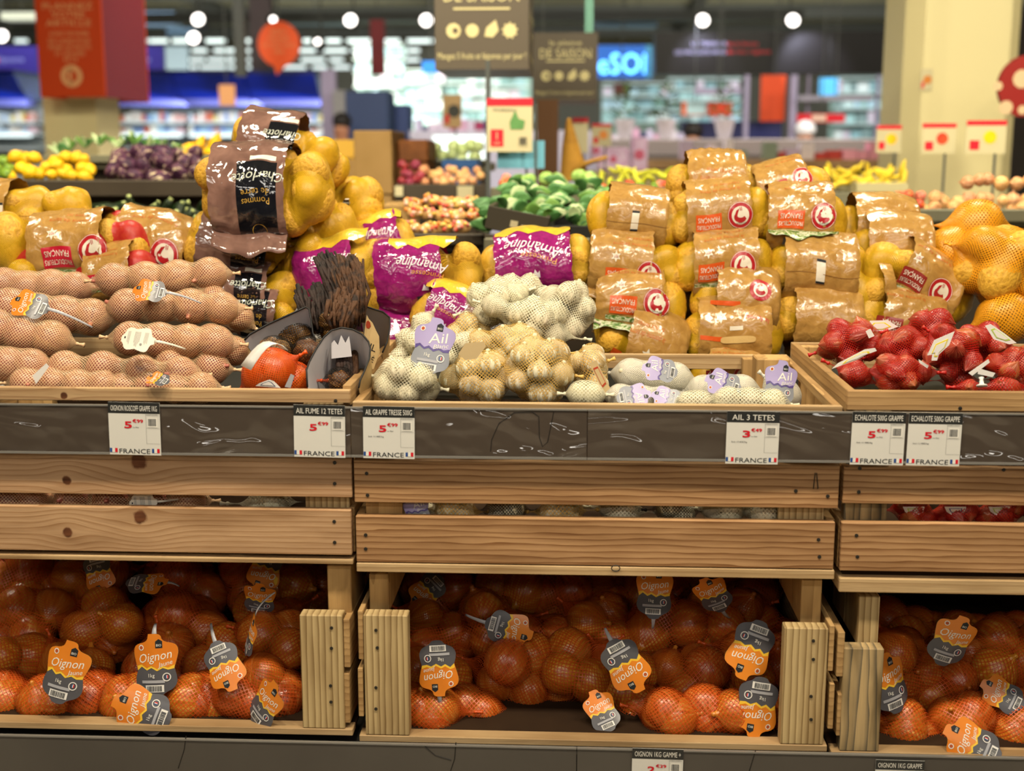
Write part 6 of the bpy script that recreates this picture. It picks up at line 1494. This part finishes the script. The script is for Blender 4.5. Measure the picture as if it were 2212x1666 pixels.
def stall(label, x0, y0, x1, y1, Y, dep, mat=None, top=None, zlow=0.0):
    xa, xb = P(x0, y0, Y).x, P(x1, y0, Y).x; xm = (x0+x1)/2; z1, zb = P(xm, y0, Y).z, P(xm, y1, Y).z; o = Vector(((xa+xb)/2, Y+dep/2, zlow)); e = empty('market_stall', o, label, 'market stall'); mt = mat or M_STALL
    part(e, o, 'front_lip', lambda m: m.box(xa, Y, zb, xb, Y+.03, z1, mt, bev=.004)); part(e, o, 'tray_floor', lambda m: m.box(xa, Y+.031, zb, xb, Y+dep, z1-.05, mt))
    part(e, o, 'base', lambda m: m.box(xa+.04, Y+.1, zlow, xb-.04, Y+dep-.05, zb-.001, M_STALL)); return e
stall('dark stall tray holding the lemons and the purple radicchio', -80, 389, 472, 425, 4.0, .6)
stall('dark lower stall tray holding the zucchini', -80, 492, 472, 520, 3.50, .48)
pile('lemon', 'yellow lemon heaped on the dark stall left of the purple radicchio', 'lemons on the dark stall', 'lemon', LEM, [(18, 318, 218, 390)], 14.5, 4.06, 4.45, 1, asp=(.95, .95, .95), hump=.35)
pile('radicchio', 'purple and cream radicchio head heaped beside the lemons', 'radicchio on the dark stall', 'radicchio', RAD, [(216, 306, 450, 390)], 19, 4.08, 4.5, 2, asp=(1.05, .8, 1.25), hump=.5)
pile('zucchini', 'dark green zucchini with pale cut end in the lower stall tray', 'zucchini in the lower tray', 'zucchini', ZUC, [(190, 432, 468, 500)], 10, 3.56, 3.86, 3, dens=.7, tilt=1.0, hump=.1)
pile('green_bean_bunch', 'dark green pepper left of the lemons', 'green peppers at the left edge', 'pepper', APL[1], [(-20, 340, 30, 390)], 14, 4.06, 4.3, 4)
G1 = flat('leaf_green', '5E8A3A', .5, .4, var='7EA650', varsc=20); G2 = flat('leaf_deep', '3E6E34', .45, .4, var='5C8C4C', varsc=14); G3 = flat('leaf_pale', 'A8BE84', .5, .3, var='C8D2A0', varsc=25)
def leafy(name, label, cat, group, px, py, Y, ln, wd, n, seed, mats, up=.6, lean=0, fan=1.0, curl=.4):
    """a bunch of long leaves from one root"""
    c = P(px, py, Y); s = ppx(c); R = random.Random(seed); e = empty(name, c, label, cat, group)
    for k in range(n):
        mb = MB(); a = R.uniform(-1, 1)*fan; L = ln*s*R.uniform(.7, 1.1); W = wd*s*R.uniform(.7, 1.15); d = Vector((math.sin(a+lean), R.uniform(-.5, .3), up*math.cos(a))).normalized(); sd = d.cross(Vector((R.uniform(-.3, .3), -1, .3))).normalized(); rows = []
        for i in range(8):
            t = i/7; w_ = W*math.sin(math.pi*min(1, .12+t*.88))**.8*(1 if t < .98 else .15); q = c + d*(L*t) + Vector((0, -.3*L*curl*t*t, -curl*L*t*t*.6))
            rows.append([tuple(q + sd*(w_*x) + Vector((0, 0, abs(x)*w_*.35 + .1*w_*math.sin(9*t+k)))) for x in (-1, -.5, 0, .5, 1)])
        mb.grid(np.array(rows), mats[k % len(mats)]); mb.build('leaf', e, smooth=True, origin=c, solid=.0012)
    return e
for i, (x, y) in enumerate(((150, 312), (185, 305), (215, 300), (255, 306), (290, 298), (320, 304), (350, 312), (388, 318), (130, 322))):
    leafy('leek_bunch', 'bunch of green leafy tops sticking up behind the lemons and radicchio', 'leafy greens', 'green tops behind the dark stall', x, y+14, 4.8, 34, 5, 9, i, [G1, G3, G2], up=1.2, fan=.9, curl=.25)
stall('timber stall behind the dark one, under the green tops', 90, 335, 470, 352, 4.65, .6, M_STALL2)
pile('yellow_squash', 'yellow squash behind the radicchio towards the Charlotte bag', 'yellow squash', 'squash', LEM, [(388, 305, 520, 345)], 14, 4.72, 5.0, 5, asp=(.9, .9, 1.5), tilt=1)
# centre: crates of onions and mixed trays
def ccrate(name, label, cat, x0, y0, x1, y1, Y, dep, mat, cw=0, th=.01, group=None):
    xa, xb = P(x0, y1, Y).x, P(x1, y1, Y).x; xm = (x0+x1)/2; z0, z1 = P(xm, y1, Y).z, P(xm, y0, Y).z; o = Vector(((xa+xb)/2, Y+dep/2, z0)); e = empty(name, o, label, cat, group)
    if cw: e.rotation_euler = (0, math.radians(cw), 0)
    part(e, o, 'front_panel', lambda m: m.box(xa, Y, z0, xb, Y+th, z1, mat, bev=.002)); part(e, o, 'back_panel', lambda m: m.box(xa, Y+dep-th, z0, xb, Y+dep, z1+.02, mat))
    for x in (xa, xb-th): part(e, o, 'side_panel', lambda m: m.box(x, Y+th+.001, z0, x+th, Y+dep-th-.001, z1, mat))
    part(e, o, 'bottom_panel', lambda m: m.box(xa+th, Y+th, z0, xb-th, Y+dep-th, z0+th, mat)); return e
stall('dark stall with a cream card, under the red and orange onions', 852, 398, 1048, 440, 4.6, .45)
solo('price_card', 'cream price card on the dark stall under the orange onions', 'card', 988, 402, 1022, 432, 4.585, .01, M_CARD)
solo('price_card', 'small cream price card at the left end of the dark onion stall', 'card', 853, 402, 870, 424, 4.585, .01, M_CARD)
pile('red_onion', 'red onion in the left half of the far onion heap', 'red onions on the far stall', 'onion', RO, [(856, 352, 915, 400)], 11, 4.66, 4.9, 6)
pile('orange_onion', 'orange onion in the right half of the far onion heap', 'orange onions on the far stall', 'onion', AP, [(912, 350, 1046, 400)], 11, 4.66, 4.95, 7, hump=.15)
solo('wooden_box', 'brown wooden box standing on end behind the red onions', 'box', 858, 302, 925, 352, 5.1, .3, flat('box_brown', '7E4A1E', .6, var='6C3E18'), bev=.01)
solo('carton', 'tall kraft carton standing left of the brown wooden box', 'carton', 766, 282, 846, 420, 5.0, .4, M_KR, bev=.004)
solo('carton', 'low kraft carton under the yellow crate behind the Charlotte bag', 'carton', 700, 345, 765, 400, 5.2, .4, M_KR)
solo('produce_crate', 'yellow produce crate behind the yellow potato nets', 'crate', 702, 302, 768, 340, 5.62, .4, flat('crate_yellow', 'D8A83C', .5))
solo('blue_carton', 'blue carton behind the orange onions', 'carton', 955, 344, 1030, 362, 5.1, .25, flat('carton_blue', '2E5488', .5))
pile('pale_cabbage', 'pale green cabbage in the far display behind the blue carton', 'pale cabbages in the far display', 'cabbage', unit('pale_cabbage', lambda m: blob(m, speck('cabbage_pale', 'C8D498', '9AB45E', 3, .5), 21, .06), 0), [(930, 310, 1050, 348)], 13, 5.4, 5.7, 8)
# bags of sweets / mixed packets
CANDY = [flat('candy_'+c, c, .25, .5) for c in ('E08A3A', 'D8503A', 'F0C85A', 'E8B8A0', 'C8A04A', 'D87060')]
R = random.Random(8)
CLEAR = film('clear_wrap', 'D8A868', .15, 60, .7)
for i in range(14):
    x, y = 895+ (i % 5)*32 + R.uniform(-8, 8), 438+(i//5)*26+R.uniform(-5, 5); c = P(x, y, 3.7-.12*(i//5)); e = empty('sweets_packet', c, 'clear packet of small orange, red and yellow sweets in the central heap', 'packet', 'packets of coloured sweets'); s = ppx(c)
    mb = MB(); blob(mb, CLEAR, i, .12, 16, 10); mb.v = [c + Vector((p.x*22*s, p.y*16*s, p.z*15*s)) for p in mb.v]; mb.build('wrapper', e, smooth=True, origin=c)
    for k in range(9):
        a, b = R.uniform(-1.2, 1.2), R.uniform(-.5, 1.2); q = c + Vector((22*s*math.sin(a)*math.cos(b), -16*s*math.cos(a)*math.cos(b)-.002, 15*s*math.sin(b))); m2 = MB(); m2.lathe([(.001, -.9), (.7, -.6), (1, 0), (.7, .6), (.001, .9)], R.choice(CANDY), 8, m4(q, rotm(k), 5.5*s)); m2.build('sweet', e, smooth=True, origin=c)
stall('timber stall holding the pale cabbages behind the blue carton', 925, 345, 1055, 352, 5.35, .5, M_STALL2)
stall('low dark stall under the packets of sweets', 820, 505, 1045, 530, 3.35, .5)
solo('carton', 'open kraft carton left of the packets of sweets', 'carton', 818, 442, 880, 500, 3.9, .3, M_KR, bev=.004)
# greens in a dark tray
stall('pale grey stall edge under the leafy greens', 1045, 515, 1300, 545, 3.15, .8, M_STALL2)
tr = ccrate('display_tray', 'tilted dark tray with two cream labels, full of leafy greens', 'tray', 1045, 456, 1180, 506, 3.2, .5, flat('tray_dark', '3E382A', .5), cw=11)
part(tr, Vector(tr.location), 'label', lambda m: pbox(m, 1122, 484, 1158, 510, 3.195, .003, M_CARD)); part(tr, Vector(tr.location), 'label', lambda m: pbox(m, 1098, 478, 1114, 492, 3.195, .003, M_CARD))
ccrate('display_tray', 'black plastic tray right of the tilted dark tray', 'tray', 1185, 488, 1290, 516, 3.2, .5, flat('tray_black', '22221E', .5))
R = random.Random(77)
for i in range(44):
    t = i/44; x = 1060 + (i*61.7) % 270; y = 490 - 88*t + R.uniform(-6, 6) - 10*(1-abs((x-1190)/140)); Yq = 3.3+.5*t
    leafy('leafy_green', 'dark green leafy vegetable heaped above the tilted dark tray', 'leafy greens', 'leafy greens in the central heap', x, y+6, Yq, 52, 13, 6, i, [G2, G2, G1, G3], up=.35, lean=R.uniform(-1.3, 1.3), fan=.5, curl=.3)
stall('stall behind the leafy greens with peppers and apples', 1060, 405, 1470, 440, 3.95, 1.15, M_STALL2)
pile('apple', 'red or green apple in the heap behind the leafy greens', 'apples behind the leafy greens', 'apple', APL, [(1080, 372, 1130, 410), (1285, 385, 1460, 425)], 12, 4.0, 4.4, 9, hump=.2)
pile('lettuce', 'light green lettuce on the heap behind the leafy greens', 'lettuces in the heap', 'lettuce', unit('lettuce', lambda m: blob(m, speck('lettuce_light', 'A8C86A', '6E9A3E', 2.5, .5), 23, .16, 22, 16), 0), [(1110, 368, 1300, 400)], 15, 4.2, 4.6, 10, hump=.3)
S_BAN = speck('banana_skin', 'D8D23A', 'B8BE2E', 3, .45); S_BAN2 = speck('ripe_banana_skin', 'F0D23A', 'E0B82E', 3, .45)
def banana_fn(mt):
    def f(m): m.tube([(math.cos(t)*2-2, 0, math.sin(t)*2.6) for t in np.linspace(-1.0, 1.0, 10)], [.12, .38, .5, .56, .58, .58, .55, .48, .3, .12], mt, 8)
    return f
BAN = unit('banana', banana_fn(S_BAN), 0); BAN2 = unit('banana', banana_fn(S_BAN2), 0)
pile('green_banana', 'greenish banana lying behind the apples', 'greenish bananas', 'banana', BAN, [(1290, 366, 1450, 392)], 10, 4.7, 4.95, 11, dens=.9)
pile('banana', 'yellow banana in the heap right of the kraft potato stack', 'yellow bananas on the right', 'banana', BAN2, [(1775, 350, 1960, 405)], 11, 4.9, 5.4, 12, dens=1.1, hump=.2)
ccrate('banana_carton', 'pale banana carton with print at the right end of the bananas', 'carton', 1850, 395, 1962, 416, 4.8, .4, flat('banana_carton_pale', 'B8AC80', .6))
stall('stall with a grey front under the bananas', 1760, 415, 1975, 470, 4.7, .9, M_STALL2)
stall('grey stall under the light orange onions at the right', 1850, 452, 2300, 480, 3.7, .95, M_STALL2)
pile('light_onion', 'light orange onion in the large heap at the right edge', 'light onions at the right edge', 'onion', AP, [(1985, 400, 2240, 465), (2080, 362, 2240, 402)], 15, 3.8, 4.6, 13, hump=.15)
pile('apple', 'red and green apple in front of the light onions', 'apples before the light onions', 'apple', APL, [(1868, 418, 2000, 458)], 13, 3.78, 4.0, 14)
# wicker cornucopias
M_WICK = wood('wicker', 'C8963A', '8A5E1E', axis='X', freq=60, dist=1)
def cone(label, pts, Y, r0):
    Q = [P(x, y, Y) for x, y in pts]; e = empty('wicker_cone', Q[0], label, 'basket', 'wicker cones'); s = ppx(Q[0]); L = len(Q)-1
    def f(m):
        for k in range(16):
            a0 = k*math.pi/8; m.tube([q + Vector((math.cos(a0)*r0*s*(1-i/L)+.001, math.sin(a0)*r0*s*(1-i/L), math.cos(a0)*r0*s*.25*(1-i/L))) for i, q in enumerate(Q)], .0055, M_WICK, 5)
        for i in range(26):
            t = i/26*L; a = int(t); q = Q[a].lerp(Q[min(a+1, L)], t-a); r_ = r0*s*(1-t/L)+.002; m.tube([q + Vector((math.cos(b)*r_, math.sin(b)*r_, math.cos(b)*r_*.25)) for b in np.linspace(0, 6.283, 17)], .0075, M_WICK, 5)
    part(e, Q[0], 'weave', f)
cone('upright wicker cone standing behind the leafy greens', [(1240, 385), (1236, 350), (1232, 315), (1230, 285), (1228, 256)], 5.0, 27)
cone('wicker cone lying on its side, right of the upright one', [(1290, 345), (1268, 352), (1250, 362), (1236, 376)], 4.95, 18)
# price cards on stands
def card(label, x0, y0, x1, y1, Y, band=None, pic=None, stand=None, tilt=0, mat=None):
    c = P((x0+x1)/2, y1, Y); e = empty('price_card', c, label, 'price card'); s = ppx(c); w_, h_ = (x1-x0)*s, (y1-y0)*s
    A = Art(); A.rect(-w_/2, h_*.86, w_/2, h_, band, 1) if band else None
    if pic == 'leek': A.poly([(w_*.02, h_*.42), (w_*.0, h_*.55), (w_*.12, h_*.78), (w_*.2, h_*.62), (w_*.34, h_*.58), (w_*.3, h_*.42)], G2, 1).rect(-w_*.42, h_*.1, -w_*.14, h_*.42, M_REDP, 1).text('1', -w_*.28, h_*.3, h_*.14, M_CARD, L=2).text('€99', -w_*.28, h_*.16, h_*.05, M_CARD, L=2).text('POIREAU', -w_*.1, h_*.78, h_*.05, M_BLACK, w=w_*.5, L=1).barcode(w_*.2, h_*.1, w_*.4, h_*.3, M_CARD, M_BLACK, 1, 8)
    elif pic: A.circ(w_*.1, h_*.5, h_*.2, pic, 1, 12).rect(-w_*.4, h_*.12, -w_*.16, h_*.4, M_REDP, 1)
    part(e, c, 'card', lambda m: (m.box(c.x-w_/2, Y, c.z, c.x+w_/2, Y+.004, c.z+h_, mat or M_CARD), A.emit(m, lambda u, v, e_: (c.x+u, Y-e_, c.z+v), eps=.0015)))
    if stand: part(e, c, 'stand', lambda m: m.tube([(c.x+stand, Y+.008, .01), (c.x+stand, Y+.008, c.z+h_*.9)], .005, C_BEAM, 6))
card('cream price card with a red band and a leek picture', 1052, 215, 1150, 328, 4.4, M_REDP, 'leek', .09)
card('light blue card under the leek price card', 1074, 305, 1176, 364, 4.45, None, None, .02, mat=flat('card_sky', '7CC4DC', .5))
card('kraft coloured card on a stand far left of the leek card', 957, 206, 997, 276, 7.5, None, flat('dark_fruit', '3A3A34', .5), .02, mat=flat('card_kraft', 'B8986A', .5))
card('small cream card with red top behind the wicker cone', 1236, 256, 1270, 330, 6.4, M_REDP, None, .02); card('small cream card with a tomato right of the wicker cone', 1278, 268, 1320, 316, 6.6, M_REDP, S_TOM, .02)
card('cream card with a yellow fruit picture left of the right pillar', 1892, 272, 1945, 330, 5.6, M_REDP, S_LEMON, .03)
card('cream card with a red tomato picture on the right pillar', 1990, 268, 2062, 332, 5.2, M_REDP, S_TOM, .03); card('cream card with a yellow fruit picture right of the tomato card', 2085, 262, 2170, 332, 4.9, M_REDP, S_LEMON, .04)
solo('brown_post', 'dark brown upright post behind the leek price card', 'post', 1160, 215, 1206, 385, 5.6, .1, flat('post_brown', '5A3A1C', .6))
solo('display_post', 'thin black display post beside the leek price card', 'post', 1050, 130, 1058, 470, 4.42, .02, C_BEAM)
PINK = film('pink_packet', 'D8A8D0', .3, 30, .5, 'E8D0EC')
for i, (x0, y0, x1, y1, lab) in enumerate(((1290, 318, 1360, 370, 'large pink packet with a red print, left'), (1362, 296, 1400, 372, 'tall pink packet right of the large one'), (1275, 300, 1300, 350, 'small pink packet beside the wicker cone'))):
    solo('pink_packet', lab, 'packet', x0, y0, x1, y1, 7.0, .12, PINK, bev=.015, group='pink packets', art=lambda A, w_, h_: A.circ(0, 0, h_*.15, flat('pink_print', 'D0607E', .5), 1, 10))
solo('side_table', 'cream side table under the pink packets', 'table', 1270, 371, 1460, 380, 6.9, .5, flat('cream_table', 'A89A70', .6))
card('small poster with orange fruit on the right pillar', 1987, 150, 2012, 196, 6.193, None, flat('fruit_orange', 'C8782E', .5)); 
solo('dark_panel', 'dark panel behind the right pillar', 'panel', 2172, 20, 2260, 300, 9, .1, flat('panel_dark', '2C2622', .5))
